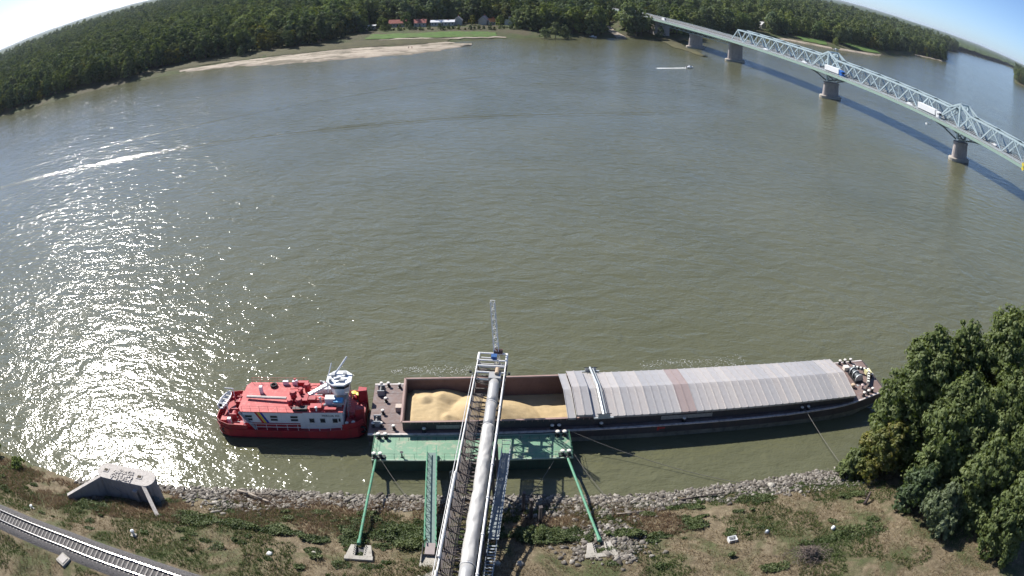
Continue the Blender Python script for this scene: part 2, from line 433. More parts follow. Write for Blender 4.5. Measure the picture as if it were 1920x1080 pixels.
# deck
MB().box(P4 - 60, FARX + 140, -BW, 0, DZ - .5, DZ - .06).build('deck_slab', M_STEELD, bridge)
MB().box(P4 - 60, FARX + 140, -BW + .9, -.9, DZ - .056, DZ).build('roadway', M_ASPH, bridge)
for y, nm in ((0, 'near'), (-BW, 'far')):
    MB().box(P4 - 60, FARX + 140, y - .14, y + .14, DZ - 1.15, DZ + .12).build('fascia_girder', M_GREEN, bridge)
M_LINE = flat('road_line_paint', (.75, .75, .72), .6)
lm = MB()
for x in np.arange(P4 - 50, FARX + 130, 9): lm.box(x, x + 4, -9.08, -8.92, DZ + .004, DZ + .008)
for y in (-1.5, -4.6, -13.4, -16.5): lm.box(P4 - 58, FARX + 138, y - .08, y + .08, DZ + .004, DZ + .008)
lm.build('lane_marking', M_LINE, bridge)
# railings: posts + rails
for y in (-.25, -BW + .25):
    rb = MB()
    for z in (.45, .8, 1.1): rb.box(P4 - 60, FARX + 140, y - .03, y + .03, DZ + z - .03, DZ + z + .03)
    for x in np.arange(P4 - 60, FARX + 140, 3.0): rb.box(x - .04, x + .04, y - .04, y + .04, DZ, DZ + 1.12)
    rb.build('railing', M_STEEL, bridge)
# crash barriers beside the trusses
for y in (yn + .7, yf - .7, -.75, -BW + .75):
    MB().box(P4 - 60, FARX + 140, y - .06, y + .06, DZ + .45, DZ + .78).build('crash_barrier', flat('barrier_zinc', (.5, .5, .5), .45, .4), bridge)
def top_z(x):
    """height of top chord: rises towards the two river piers"""
    d = min(abs(x - P2), abs(x - P3)); return 23.5 + (3.7 if d < 1 else 0.0)
NPAN = 7; PW_ = SPAN / NPAN
for y, side in ((yn, 0), (yf, 1)):
    for (xa, xb) in ((P1, P2), (P2, P3), (P3, P4)):
        nodes = [(xa + (xb - xa) * (i + .5) / NPAN) for i in range(NPAN)]
        bots = [xa + (xb - xa) * i / NPAN for i in range(NPAN + 1)]
        tower_a = abs(xa - P1) > 1; tower_b = abs(xb - P4) > 1
        MB().bar((xa, y, DZ - .4), (xb, y, DZ - .4), .55, .9).build('bottom_chord', M_STEEL, bridge)
        for i, xn in enumerate(nodes):
            MB().bar((bots[i], y, DZ), (xn, y, 23.5), .62, .62).build('diagonal', M_STEEL, bridge)
            MB().bar((xn, y, 23.5), (bots[i + 1], y, DZ), .62, .62).build('diagonal', M_STEEL, bridge)
            MB().bar((xn, y, DZ), (xn, y, 23.4), .16, .16).build('hanger', M_STEEL, bridge)
            if i: MB().bar((bots[i], y, DZ), (bots[i], y, 23.4), .18, .18).build('hanger', M_STEEL, bridge)
            if i < NPAN - 1: MB().bar((xn, y, 23.6), (nodes[i + 1], y, 23.6), .85, .85).build('top_chord', M_STEEL, bridge)
        for xp, on, xn in ((xa, tower_a, nodes[0]), (xb, tower_b, nodes[-1])):
            if on: MB().bar((xn, y, 23.6), (xp, y, 27.2), .8, .8).build('top_chord', M_STEEL, bridge)
    for xp in (P2, P3):
        MB().bar((xp, y, DZ - 5), (xp, y, 27.4), 1.0, 1.0).build('tower_post', M_STEEL, bridge)
        for s_ in (-1, 1):
            MB().bar((xp + s_ * PW_, y, DZ), (xp, y, 27.2), .62, .62).build('diagonal', M_STEEL, bridge)
    # haunches under the deck at the two river piers
    for xp in (P2, P3):
        for s_ in (-1, 1):
            pts = [(xp + s_ * 1.0, 10.0), (xp + s_ * 10, 12.6), (xp + s_ * 20, 14.2), (xp + s_ * 30, 14.9)]
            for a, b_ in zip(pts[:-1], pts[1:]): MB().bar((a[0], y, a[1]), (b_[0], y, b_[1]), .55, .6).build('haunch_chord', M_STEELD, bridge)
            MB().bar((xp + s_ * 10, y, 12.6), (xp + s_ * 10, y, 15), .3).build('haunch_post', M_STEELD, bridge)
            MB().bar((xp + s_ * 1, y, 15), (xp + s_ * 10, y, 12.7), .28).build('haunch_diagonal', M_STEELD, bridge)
# top lateral bracing and cross girders
for (xa, xb) in ((P1, P2), (P2, P3), (P3, P4)):
    nodes = [(xa + (xb - xa) * (i + .5) / NPAN) for i in range(NPAN)]
    for i, xn in enumerate(nodes):
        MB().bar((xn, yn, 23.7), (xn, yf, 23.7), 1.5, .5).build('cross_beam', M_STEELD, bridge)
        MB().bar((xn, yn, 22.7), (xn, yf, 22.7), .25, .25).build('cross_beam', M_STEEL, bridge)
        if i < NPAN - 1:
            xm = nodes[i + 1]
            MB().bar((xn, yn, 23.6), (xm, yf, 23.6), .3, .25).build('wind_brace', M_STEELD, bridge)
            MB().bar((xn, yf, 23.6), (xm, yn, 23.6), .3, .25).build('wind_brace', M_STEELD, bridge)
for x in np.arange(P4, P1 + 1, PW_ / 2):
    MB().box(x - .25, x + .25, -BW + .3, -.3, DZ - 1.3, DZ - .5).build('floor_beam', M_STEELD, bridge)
for xp in (P2, P3):
    MB().bar((xp, yn, 27.1), (xp, yf, 27.1), .6, .9).build('portal_beam', M_STEEL, bridge)
    MB().bar((xp, yn, 24.6), (xp, yf, 24.6), .4, .6).build('portal_beam', M_STEEL, bridge)
    MB().bar((xp, yn, 10.6), (xp, yf, 10.6), .5, .5).build('bearing_beam', M_STEELD, bridge)
    MB().bar((xp, yn, 10.8), (xp, yf, 14.6), .3).build('haunch_diagonal', M_STEELD, bridge)
    MB().bar((xp, yf, 10.8), (xp, yn, 14.6), .3).build('haunch_diagonal', M_STEELD, bridge)
def stadium(cx, y0, y1, hw, n=8):
    pts = []
    for i in range(n + 1):
        t = math.pi * i / n; pts.append((cx + hw * math.cos(t), y1 + hw * math.sin(t) * .9))
    for i in range(n + 1):
        t = math.pi + math.pi * i / n; pts.append((cx + hw * math.cos(t), y0 + hw * math.sin(t) * .9))
    return pts
for xp, zt in ((P1, 14.2), (P2, 9.6), (P3, 9.6), (P4, 9.6), (P1 + 58, 11.5)):
    pr = MB()
    hw = 2.0
    rs = [[(x, y, z) for x, y in stadium(xp, -13.1 + g, -4.9 - g, hw - g * .5)] for z, g in ((-5, -.35), (1.6, 0), (zt - 1.4, .35), (zt - 1.35, .1), (zt - .4, .1), (zt - .39, .3))]
    pr.rings(rs); p_ = pr.build('pier', M_STONE, bridge)
    pl = MB(); rs = [[(x, y, z) for x, y in stadium(xp, -13.1 - g, -4.9 + g, hw + g)] for z, g in ((-5, 1.0), (1.25, 1.0), (1.6, .75))]
    pl.rings(rs).build('plinth', paint('plinth_stone', (.42, .38, .33), .85, 0, .22, .6, stain=(.16, .13, .10), stain_amt=.5), p_)
# deck truss of the far approach (below the road)
for y in (yn + .6, yf - .6):
    xa, xb = P1 + 1, P1 + 116
    MB().bar((xa, y, 11.4), (xb, y, 11.4), .4, .4).build('bottom_chord', M_STEEL, bridge)
    MB().bar((xa, y, 14.5), (xb, y, 14.5), .4, .4).build('bottom_chord', M_STEELD, bridge)
    n = 30; st = (xb - xa) / n
    for i in range(n):
        z0, z1 = (11.4, 14.4) if i % 2 == 0 else (14.4, 11.4)
        MB().bar((xa + i * st, y, z0), (xa + (i + 1) * st, y, z1), .26, .26).build('diagonal', M_STEEL, bridge)
MB().box(P1 + 117, P1 + 131, -BW + 2, -2, -1, DZ - .6).build('abutment', M_STONE, bridge)
# approach embankment beyond
emb = MB(); emb.rings([[(x, y, z) for y, z in ((26, 2), (1, DZ - .7), (-BW - 1, DZ - .7), (-BW - 26, 2))] for x in (P1 + 131, P1 + 260)])
eo = emb.build('road_embankment', M_FAR); eo.location = bridge.location; eo.rotation_euler = bridge.rotation_euler; tag(eo, 'grassed embankment carrying the road to the bridge', 'embankment', kind='structure')
# navigation marks hung on the bridge
def bridge_pt(x, n_, z):
    p = NX * (BO + n_) + TX * (303.0 + x); return (p.x, p.y, z)
ns = thing('navigation_mark', 'small white navigation panel on an arm below the bridge deck', 'sign', bridge_pt(-93, -.3, 12), BA + math.pi/2)
MB().bar((0, 0, 2.9), (0, 0, -.2), .12).bar((0, 0, 0), (0, 3.6, 0), .14).build('arm', M_STEELD, ns)
MB().box(-.5, .5, 3.5, 4.3, -.35, .45).build('panel', flat('sign_white', (.8, .8, .78), .5), ns)
nd2 = thing('navigation_mark', 'yellow diamond navigation mark on the bridge railing', 'sign', bridge_pt(-157.5, -.45, 15.3), BA + math.pi/2)
for dz in (1.2, -.6):
    MB().add([(0,.06,dz+1.1),(.9,.06,dz),(0,.06,dz-1.1),(-.9,.06,dz),(0,-.06,dz+1.1),(.9,-.06,dz),(0,-.06,dz-1.1),(-.9,-.06,dz)],[(0,1,2,3),(7,6,5,4),(0,4,5,1),(1,5,6,2),(2,6,7,3),(3,7,4,0)]).build('diamond_panel', flat('sign_yellow', (.75, .60, .05), .5), nd2)
MB().bar((0, -.15, -1.6), (0, -.15, 2.2), .1).build('bracket', M_STEELD, nd2)

# ---- vehicles on the bridge (built with x forward)
M_WHITE = paint('vehicle_white', (.80, .80, .80), .35, 0, .06, 1.0)
M_TYRE = flat('tyre_rubber', (.02, .02, .02), .8); M_GLASS = flat('dark_glass', (.02, .025, .03), .12); M_BLUEC = flat('cab_blue', (.03, .16, .55), .35)
M_DARK = flat('dark_chassis', (.03, .03, .035), .6); M_LAMP = flat('lamp_glass', (.6, .55, .5), .2); M_SILVER = flat('car_silver', (.45, .46, .48), .3, .4)
def wheel(parent, x, y, r_=.5, w_=.3):
    o = MB().tube((x, y - w_/2, r_), (x, y + w_/2, r_), r_, 12).build('wheel', M_TYRE, parent)
    MB().tube((x, y - w_/2 - .01, r_), (x, y + w_/2 + .01, r_), r_ * .5, 10).build('rim', M_SILVER, o); return o
def semi(label, cabm, x, n_, fwd):
    t = thing('semi_truck', label, 'truck', bridge_pt(x, n_, DZ + .004), BA + math.pi/2 + (0 if fwd else math.pi))
    MB().box(-8.6, 4.4, -1.25, 1.25, 1.15, 4.0).build('trailer_box', M_WHITE, t, bevel=.05)
    MB().box(-8.3, 7.0, -.5, .5, .7, 1.1).build('chassis', M_DARK, t)
    cab = MB(); cab.prism([(5.2, -1.2), (7.3, -1.2), (7.5, -.9), (7.5, .9), (7.3, 1.2), (5.2, 1.2)], .6, [3.7, 3.3, 3.2, 3.2, 3.3, 3.7]); c = cab.build('cab', cabm, t, bevel=.06)
    MB().box(7.3, 7.53, -1.0, 1.0, 2.0, 2.9).build('windscreen', M_GLASS, c)
    for s in (-1, 1):
        MB().box(6.3, 7.1, s*1.205-.01, s*1.205+.01, 2.1, 2.8).build('side_window', M_GLASS, c)
        MB().box(7.45, 7.54, s*.85-.15, s*.85+.15, .9, 1.1).build('headlight', M_LAMP, c)
        for wx in (-7.6, -6.3, -5.0, 4.9, 6.7): wheel(t, wx, s * 1.05)
    return t
def car(name, label, cat, m, x, n_, fwd, L=4.4, H=1.45, van=False):
    t = thing(name, label, cat, bridge_pt(x, n_, DZ + .004), BA + math.pi/2 + (0 if fwd else math.pi))
    hl = L / 2
    if van: prof = [(-hl, .35), (-hl, H - .1), (-hl + .15, H), (hl - 1.3, H), (hl - .75, 1.15), (hl - .1, .95), (hl, .4)]
    else: prof = [(-hl, .35), (-hl, .85), (-hl + .25, .95), (-hl + .6, H - .05), (-hl + .9, H), (.35, H), (1.1, .95), (hl - .1, .78), (hl, .35)]
    b_ = MB(); b_.rings([[(x_, y_ * (.86 if z_ > 1 else 1), z_) for x_, z_ in prof] for y_ in (-.88, .88)]); bo = b_.build('body', m, t, bevel=.05)
    g = MB()
    if van: g.box(hl - 1.25, hl - .78, -.72, .72, 1.2, H - .12)
    else: g.rings([[(x_, y_, z_) for x_, z_ in ((-hl + .62, 1.0), (-hl + .9, H - .08), (.33, H - .08), (.98, 1.0))] for y_ in (-.80, .80)])
    g.build('windows', M_GLASS, bo)
    for s in (-1, 1):
        MB().box(hl - .12, hl + .01, s*.6-.15, s*.6+.15, .6, .75).build('headlight', M_LAMP, bo)
        for wx in (-hl + .8, hl - .8): wheel(t, wx, s * .78, .32, .2)
    return t
semi('white box semi truck in front of the bridge tower nearest the viewer', M_WHITE, -88.5, 3.2, False)
semi('white trailer truck with a blue cab beside the middle bridge tower', M_BLUEC, -9.5, 3.2, False)
car('car', 'small white car on the bridge nearest the far end of the truss', 'car', M_WHITE, 62, 3.2, False)
car('car', 'white car on the bridge just before the middle tower', 'car', M_WHITE, 20, 3.2, False)
car('car', 'white car on the bridge behind the big white truck', 'car', M_WHITE, -73, 3.2, False)
car('car', 'white car on the inner lane near the yellow navigation mark', 'car', M_WHITE, -132, 9.0, True)
car('van', 'white van on the approach road before the truss', 'van', M_WHITE, 214, 5.0, False, 6.0, 2.4, True)

# ================================================================ CARGO BARGE
BX, BY, BYAW = -18.36, 70.69, 0.0786
barge = thing('cargo_barge', 'long dark river barge with an open grain hold and pale hatch covers', 'barge', (BX, BY, 0), BYAW)
M_HULL = paint('barge_hull_black', (.062, .055, .058), .55, 0, .35, .35, stain=(.11, .075, .055), stain_amt=.5, streak=True)
M_HULLB = paint('barge_waterline_slime', (.19, .19, .155), .7, 0, .4, .5, stain=(.06, .065, .06), stain_amt=.85)
M_DECK = paint('barge_deck_oxide', (.185, .125, .11), .7, 0, .3, .5, stain=(.22, .21, .22), stain_amt=.7)
M_COAM = paint('coaming_dark', (.055, .05, .052), .6, 0, .3, .6, stain=(.13, .09, .08), stain_amt=.4)
M_HOLD = paint('hold_wall_oxide', (.155, .095, .085), .75, 0, .25, .4, stain=(.08, .05, .045), stain_amt=.5)
M_RUB = paint('rubbing_strake', (.60, .54, .51), .6, 0, .25, .8, stain=(.12, .09, .09), stain_amt=.7)
M_COVER = paint('hatch_cover_alu', (.47, .45, .435), .42, .25, .10, .8, stain=(.36, .30, .27), stain_amt=.25, tint=True)
M_COVERB = paint('hatch_cover_brown', (.34, .27, .255), .5, .15, .12, .8)
M_BLACK = flat('bollard_black', (.018, .018, .02), .5); M_CAP = paint('bollard_white', (.78, .72, .64), .5, 0, .1, 2.0)
BL, BWD = 77.0, 11.4
def hull_plan(x):
    y0 = interp(x, [0, 60, 66, 70, 73.5, 77], [0, 0, .05, .35, 1.0, 1.65]); return y0, BWD - y0 * .55
def deck_z(x): return interp(x, [0, 58, 68, 77], [2.0, 2.0, 2.3, 3.0])
def keel_z(x): return interp(x, [0, 3, 60, 68, 74, 77], [-1.2, -2.5, -2.5, -.6, .7, 1.5])
hxs = [0, .01, 3, 20, 40, 58, 61, 64, 66, 68, 70, 72, 74, 75.5, 77]
# outer shell with the hold left open: upper dark strake and lower slimy strake
for (lo, hi, m, nm, off) in ((lambda x: min(deck_z(x) - .5, max(keel_z(x), .72 + .02 * (x - 60) * (x > 60))), lambda x: deck_z(x), M_HULL, 'hull', 0.0), (lambda x: keel_z(x), lambda x: max(keel_z(x) + .01, min(.72 + .02 * (x - 60) * (x > 60), deck_z(x) - .5)), M_HULLB, 'hull_bottom', 0.0)):
    sh = MB(); V = []; F = []
    for x in hxs:
        a, b_ = hull_plan(x); V += [(x, a, hi(x)), (x, a, lo(x)), (x, b_, lo(x)), (x, b_, hi(x))]
    for i in range(len(hxs) - 1):
        q = i * 4
        F += [(q, q + 4, q + 5, q + 1), (q + 2, q + 6, q + 7, q + 3)] + ([(q + 1, q + 5, q + 6, q + 2)] if nm == 'hull_bottom' else [])
    F += [(0, 1, 2, 3), tuple(len(V) - 4 + j for j in (3, 2, 1, 0))]
    sh.add(V, F); sh.build(nm, m, barge)
HX0, HX1, CY0, CY1, CZ = 4.6, 70.2, .75, 10.55, 3.5     # hatchway
def deck_sheet(name, x0, x1, fy0, fy1, step=3.0):
    n = max(2, int((x1 - x0) / step) + 1); V = []; F = []
    for i in range(n):
        x = x0 + (x1 - x0) * i / (n - 1); V += [(x, fy0(x), deck_z(x) + .012), (x, fy1(x), deck_z(x) + .012), (x, fy0(x), deck_z(x) - .10), (x, fy1(x), deck_z(x) - .10)]
    for i in range(n - 1):
        q = i * 4; F += [(q, q + 4, q + 5, q + 1), (q + 2, q + 3, q + 7, q + 6)]
    MB().add(V, F).build(name, M_DECK, barge)
h0 = lambda x: hull_plan(x)[0] + .01; h1 = lambda x: hull_plan(x)[1] - .01
deck_sheet('stern_deck', .02, HX0, h0, h1); deck_sheet('bow_deck', HX1, 76.98, h0, h1, 1.2)
deck_sheet('side_deck', HX0, HX1, h0, lambda x: CY0 - .01); deck_sheet('side_deck', HX0, HX1, lambda x: CY1 + .01, h1)
# deck plate seams on stern deck
sm = MB()
for y in (2.3, 4.6, 6.9, 9.2): sm.box(.3, HX0 - .1, y - .03, y + .03, 2.013, 2.03)
sm.build('deck_seam', M_HOLD, barge)
# rubbing strake and low bulwark at the bow
for side in (0, 1):
    for xa, xb in zip(hxs[1:-1], hxs[2:]):
        ya, yb = hull_plan(xa)[side], hull_plan(xb)[side]; s_ = -1 if side == 0 else 1
        MB().bar((xa, ya + s_ * .05, deck_z(xa) - .02), (xb, yb + s_ * .05, deck_z(xb) - .02), .30, .16).build('rubbing_strake', M_RUB, barge)
MB().bar((77.05, hull_plan(77)[0], 3.0), (77.05, hull_plan(77)[1], 3.0), .16, .2).build('rubbing_strake', M_HULL, barge)
# coaming: outer skin, inner hold walls, hold floor
for y0, y1 in ((CY0, CY0 + .12), (CY1 - .12, CY1)):
    MB().box(HX0, HX1, y0, y1, 1.6, CZ).build('coaming', M_COAM, barge)
MB().box(HX0, HX0 + .12, CY0 + .13, CY1 - .13, 1.6, CZ).build('coaming', M_HOLD, barge)
MB().box(HX1 - .12, HX1, CY0 + .13, CY1 - .13, 1.6, CZ - .02).build('coaming', M_COAM, barge)
for a in ((HX0 + .125, HX1 - .13, CY0 + .125, CY0 + .16), (HX0 + .125, HX1 - .13, CY1 - .16, CY1 - .125)):
    MB().box(*a, -1.6, CZ - .03).build('hold_wall', M_HOLD, barge)
MB().box(HX0 + .125, HX0 + .16, CY0 + .17, CY1 - .17, -1.6, CZ - .03).build('hold_wall', M_HOLD, barge)
MB().box(HX0 + .1, HX1 - .1, CY0 + .1, CY1 - .1, -1.7, -1.6).build('hold_floor', M_HOLD, barge)
# top rail of the coaming with bracket teeth under it
M_RAILP = paint('coaming_rail', (.34, .22, .19), .6, 0, .25, 1.2)
for y in (CY0 - .12, CY1 + .12):
    MB().box(HX0 - .1, HX1 + .1, y - .14, y + .14, CZ - .02, CZ + .06).build('coaming_rail', M_RAILP, barge)
MB().box(HX0 - .25, HX0 + .02, CY0 - .2, CY1 + .2, CZ - .02, CZ + .06).build('coaming_rail', M_RAILP, barge)
bk = MB()
for x in np.arange(HX0 + .3, HX1, .75):
    for y, s_ in ((CY0, -1), (CY1, 1)):
        bk.add([(x - .03, y, CZ - .05), (x + .03, y, CZ - .05), (x - .03, y + s_ * .24, CZ - .05), (x + .03, y + s_ * .24, CZ - .05), (x - .03, y, CZ - .5), (x + .03, y, CZ - .5)], [(0, 2, 4), (1, 5, 3), (2, 3, 5, 4), (0, 1, 3, 2)])
bk.build('coaming_bracket', M_RAILP, barge)
# hatch covers: each a folded metal roof panel
def cover_mesh(wd, m):
    c = MB(); yy = [CY0 - .32, CY0 - .30, 5.65, CY1 + .30, CY1 + .32]; zz = [-.22, .0, .92, .0, -.22]
    for (x0, x1, dz) in ((.035, wd - .035, 0.0), (0, .09, .07), (wd - .09, wd, .07)):
        V = []; F = []
        for y, z in zip(yy, zz): V += [(x0, y, z + dz), (x1, y, z + dz), (x0, y, z + dz - .05), (x1, y, z + dz - .05)]
        for i in range(4):
            q = i * 4; F += [(q, q + 1, q + 5, q + 4), (q + 2, q + 6, q + 7, q + 3), (q, q + 4, q + 6, q + 2), (q + 1, q + 3, q + 7, q + 5)]
        F += [(0, 2, 3, 1), (16, 17, 19, 18)]; c.add(V, F)
    return c.mesh('hatch_cover', m)
NC = 40; CWD = (HX1 - 26.0) / NC
cm1 = cover_mesh(CWD * .985, M_COVER); cm2 = cover_mesh(CWD * .985, M_COVERB)
for i in range(NC):
    z = CZ + .12
    if i in (1, 2): z += .42
    if i == 3: z += .04
    o = link('hatch_cover', cm2 if i in (14, 15) else cm1, barge, (26.0 + i * CWD, 0, z))
# gantry that lifts the hatch covers
M_ALU = paint('gantry_alloy', (.50, .53, .53), .4, .3, .15, 1.0)
g = MB().tube((30.6, CY0 - .7, CZ + .75), (30.6, 5.65, CZ + 1.65), .17, 8).tube((30.6, 5.65, CZ + 1.65), (30.6, CY1 + .7, CZ + .75), .17, 8).tube((31.0, CY0 - .7, CZ + .7), (31.0, 5.65, CZ + 1.6), .08, 6).tube((31.0, 5.65, CZ + 1.6), (31.0, CY1 + .7, CZ + .7), .08, 6)
gb = g.build('cover_gantry', M_ALU, barge)
for y in (CY0 - .62, CY1 + .62):
    MB().box(29.4, 32.0, y - .12, y + .12, CZ + .08, CZ + .25).box(29.9, 31.5, y - .08, y + .08, CZ + .26, CZ + .75).build('gantry_leg', M_ALU, gb)
    MB().tube((29.7, y, CZ + .82), (31.7, y, CZ + .82), .05, 6).build('gantry_handle', M_BLACK, gb)
# name boards on the coaming (the writing on them cannot be read from here: weathered grey plates)
M_BOARD = paint('weathered_board', (.36, .34, .31), .7, 0, .35, 3.0, stain=(.12, .12, .12), stain_amt=.7)
MB().box(38.8, 46.2, CY0 - .08, CY0 - .03, 2.35, 2.95).build('name_board', M_BOARD, barge)
MB().box(9.0, 12.0, CY0 - .08, CY0 - .03, 2.3, 2.85).build('name_board', M_BOARD, barge)
MB().box(12.05, 13.4, CY0 - .08, CY0 - .03, 2.6, 2.85).build('name_board', M_BOARD, barge)
# draught marks in red
MB().box(38.2, 38.5, -.012, -.006, 1.1, 1.75).box(38.5, 39.3, -.012, -.006, 1.35, 1.6).build('draught_mark', flat('mark_red', (.45, .04, .04), .6), barge)
def bollard_mesh():
    b_ = MB().lathe((0, 0, 0), ((.30, 0), (.30, .06), (.19, .1), (.19, .5), (.25, .58)), 10); return b_.mesh('bollard', M_BLACK), MB().lathe((0, 0, .58), ((.26, 0), (.27, .06), (.20, .14), (.05, .17)), 10).mesh('cap', M_CAP)
BM, BCAP = bollard_mesh()
def bollard(parent, x, y, z, s=1.0):
    o = link('bollard', BM, parent, (x, y, z)); o.scale = (s, s, s); c = link('cap', BCAP, o); return o
for x, y in ((1.0, 10.9), (2.0, 10.9), (1.9, 7.2), (1.7, 4.4), (3.4, 1.0), (3.6, 10.6), (7.4, .38), (.65, 1.6), (1.7, 1.6), (30.5, .36), (42.0, .36), (60.5, .36), (61.6, .38), (24.0, .36), (24.9, .36), (20, 11.0), (45, 11.0)):
    bollard(barge, x, y, deck_z(x) + .012)
for x, y in ((72.4, 10.6), (73.4, 10.6), (74.5, 10.5), (72.5, 1.35), (73.5, 1.6), (74.5, 1.95), (76.2, 6.7), (76.3, 5.6)): bollard(barge, x, y, deck_z(x) + .012, 1.1)
# stern hatch box, coupling winches at the stern
MB().box(3.4, 4.25, 4.8, 5.7, 2.012, 2.75).build('deck_locker', paint('locker_cream', (.52, .42, .35), .6, 0, .2, 2), barge)
for y in (2.3, 9.3):
    w_ = MB().tube((1.1, y - .6, 2.5), (1.1, y + .6, 2.5), .32, 12).build('coupling_winch', M_BLACK, barge)
    MB().box(.6, 1.6, y - .75, y - .62, 2.012, 2.9).box(.6, 1.6, y + .62, y + .75, 2.012, 2.9).build('winch_frame', paint('winch_grey', (.33, .35, .37), .5, .2, .2, 2), w_)
# bow windlass, lowered striped mast, chain locker
M_STRW = flat('stripe_white', (.80, .78, .68), .5)
def striped(p, q, n, w_):
    p, q = Vector(p), Vector(q)
    wh, bk_ = MB(), MB()
    for i in range(n): (wh if i % 2 == 0 else bk_).bar(p.lerp(q, i / n), p.lerp(q, (i + 1) / n - .002), w_, w_)
    o = wh.build('striped_spar', M_STRW, barge); bk_.build('black_band', M_BLACK, o)
striped((73.6, 8.2, 3.6), (76.0, 6.5, 3.8), 9, .42); striped((75.9, 6.2, 3.8), (74.4, 3.6, 3.5), 9, .42)
MB().prism([(75.2, 6.9), (76.3, 6.9), (76.2, 5.5), (75.3, 5.9)], 3.3, 3.95).build('mast_step', flat('mast_yellow', (.72, .66, .36), .5), barge)
wl = MB().tube((73.4, 5.2, 3.35), (73.4, 7.3, 3.35), .52, 14).build('anchor_windlass', paint('windlass_dark', (.075, .085, .09), .5, .3, .3, 3), barge)
MB().tube((73.4, 5.05, 3.35), (73.4, 5.2, 3.35), .75, 14).tube((73.4, 6.3, 3.35), (73.4, 6.42, 3.35), .72, 14).tube((73.4, 7.3, 3.35), (73.4, 7.42, 3.35), .75, 14).build('windlass_gear', M_ALU, wl)
MB().box(72.6, 74.2, 4.8, 7.6, deck_z(73) + .012, 2.95).build('windlass_bed', M_BLACK, wl)
MB().box(72.3, 73.3, 8.5, 9.3, deck_z(73) + .012, 3.3).build('vent_box', M_CAP, barge)
MB().box(73.2, 73.9, 8.0, 8.7, deck_z(73) + .012, 3.2).build('vent_box', paint('vent_grey', (.20, .22, .24), .5), barge)
MB().lathe((71.7, 4.0, deck_z(72)), ((.38, 0), (.38, .5), (.30, .62), (.08, .66)), 10).build('mushroom_vent', flat('vent_tan', (.62, .47, .33), .5), barge)
MB().lathe((73.2, 3.3, deck_z(73)), ((.22, 0), (.22, .6), (.34, .7), (.1, .85)), 10).build('mushroom_vent', flat('vent_pink', (.55, .42, .40), .5), barge)
MB().bar((73.6, 2.2, 2.8), (74.0, 2.6, 4.0), .14).bar((73.2, 2.4, 2.8), (74.0, 2.6, 4.0), .14).build('fairlead_davit', M_BLACK, barge)
MB().box(72.7, 74.6, 4.0, 4.55, deck_z(73) + .012, 2.7).build('chain_stopper', M_ALU, barge)

# ---- grain in the hold: a height field
CONES = [(14.0, 5.2, 3.30, .44), (17.2, 4.3, 3.05, .44), (10.4, 3.0, 2.75, .40), (7.4, 7.0, 3.0, .42), (9.6, 7.8, 2.85, .42)]
def grain_z(x, y):
    """piles poured side by side: cones at the angle of repose, creases where they meet, levelled grain further along"""
    wx, wy = x + .14*fbm(x, y, .30, 3.0, 3), y + .14*fbm(x, y, .30, 9.0, 3)
    z = max(h - k*math.hypot(wx - cx, wy - cy) for cx, cy, h, k in CONES)
    pl = 2.5 - .75*max(0, 5.6 - x) - .24*max(0, wx - 9.0) - .30*max(0, y - 7.6) + .10*fbm(x, y, .42, 6.0, 3)
    flat_ = .45 + .05*fbm(x, y, .8, 1.0, 2)
    z = max(z, pl if x < 19 else -9, flat_)
    return z + .03*fbm(x, y, 1.6, 4.0, 3) - .05*abs(fbm(x*.5, y*1.8, .6, 7.0, 3))
b = NB('wheat_grain'); p = b.objc(); n1 = b.noise(40, 3, .7, p); n2 = b.noise(.6, 4, .6, p)
c_ = b.mix(.5, b.ramp(n2, ((.3, (.43, .32, .175)), (.7, (.56, .43, .25)))), b.ramp(n1, ((.3, (.34, .24, .12)), (.7, (.62, .48, .28)))))
b.principled(c_, .9, 0, .2, b.bump(n1, .02)); M_GRAIN = b.m
gx = np.linspace(HX0 + .17, 27.2, 110); gy = np.linspace(CY0 + .17, CY1 - .17, 56); V = []; F = []
for x in gx:
    for y in gy: V.append((x, y, min(3.25, grain_z(x, y))))
n0 = len(V); ny = len(gy)
for i in range(len(gx) - 1):
    for j in range(ny - 1): q = i * ny + j; F.append((q, q + ny, q + ny + 1, q + 1))
heap = link('grain_heap', np_mesh('grain_heap', V, F, M_GRAIN, smooth=True)); heap.location = (BX, BY, 0); heap.rotation_euler.z = BYAW
tag(heap, 'heaped golden wheat grain filling the open barge hold', 'grain', kind='stuff')

# ================================================================ PUSH TUG
tug = thing('push_tug', 'red and white push tug with raised wheelhouse behind the barge', 'tugboat', (-40.35, 69.95, 0), 0.088)
M_RED = paint('tug_red', (.40, .025, .035), .55, 0, .28, .6, stain=(.17, .03, .03), stain_amt=.65, streak=True)
M_REDD = paint('tug_deck_red', (.52, .10, .095), .7, 0, .28, .8, stain=(.62, .25, .22), stain_amt=.6)
M_TW = paint('tug_white', (.72, .73, .74), .4, 0, .08, 1.0, stain=(.5, .47, .42), stain_amt=.25, streak=True)
M_TG = paint('tug_grey', (.36, .37, .38), .5, 0, .15, 1.0)
TL, TW_ = 21.2, 8.2
def tplan(x): return interp(x, [0, .6, 2, 18.5, 20.4, 21.2], [1.3, .55, .0, .0, .35, 1.1])
def tdeck(x): return interp(x, [0, 3, 16, 21.2], [1.75, 1.45, 1.45, 2.0])
txs = [0, .3, .6, 1.2, 2, 5, 9, 13, 16, 18.5, 19.5, 20.4, 20.9, 21.2]
V = []; F = []
for x in txs:
    a = tplan(x); V += [(x, a, tdeck(x)), (x, a, .25), (x, a + .5, -1.2), (x, TW_ - a - .5, -1.2), (x, TW_ - a, .25), (x, TW_ - a, tdeck(x))]
for i in range(len(txs) - 1):
    q = i * 6; F += [(q + j, q + 6 + j, q + 7 + j, q + 1 + j) for j in range(5)]; F.append((q, q + 5, q + 11, q + 6))
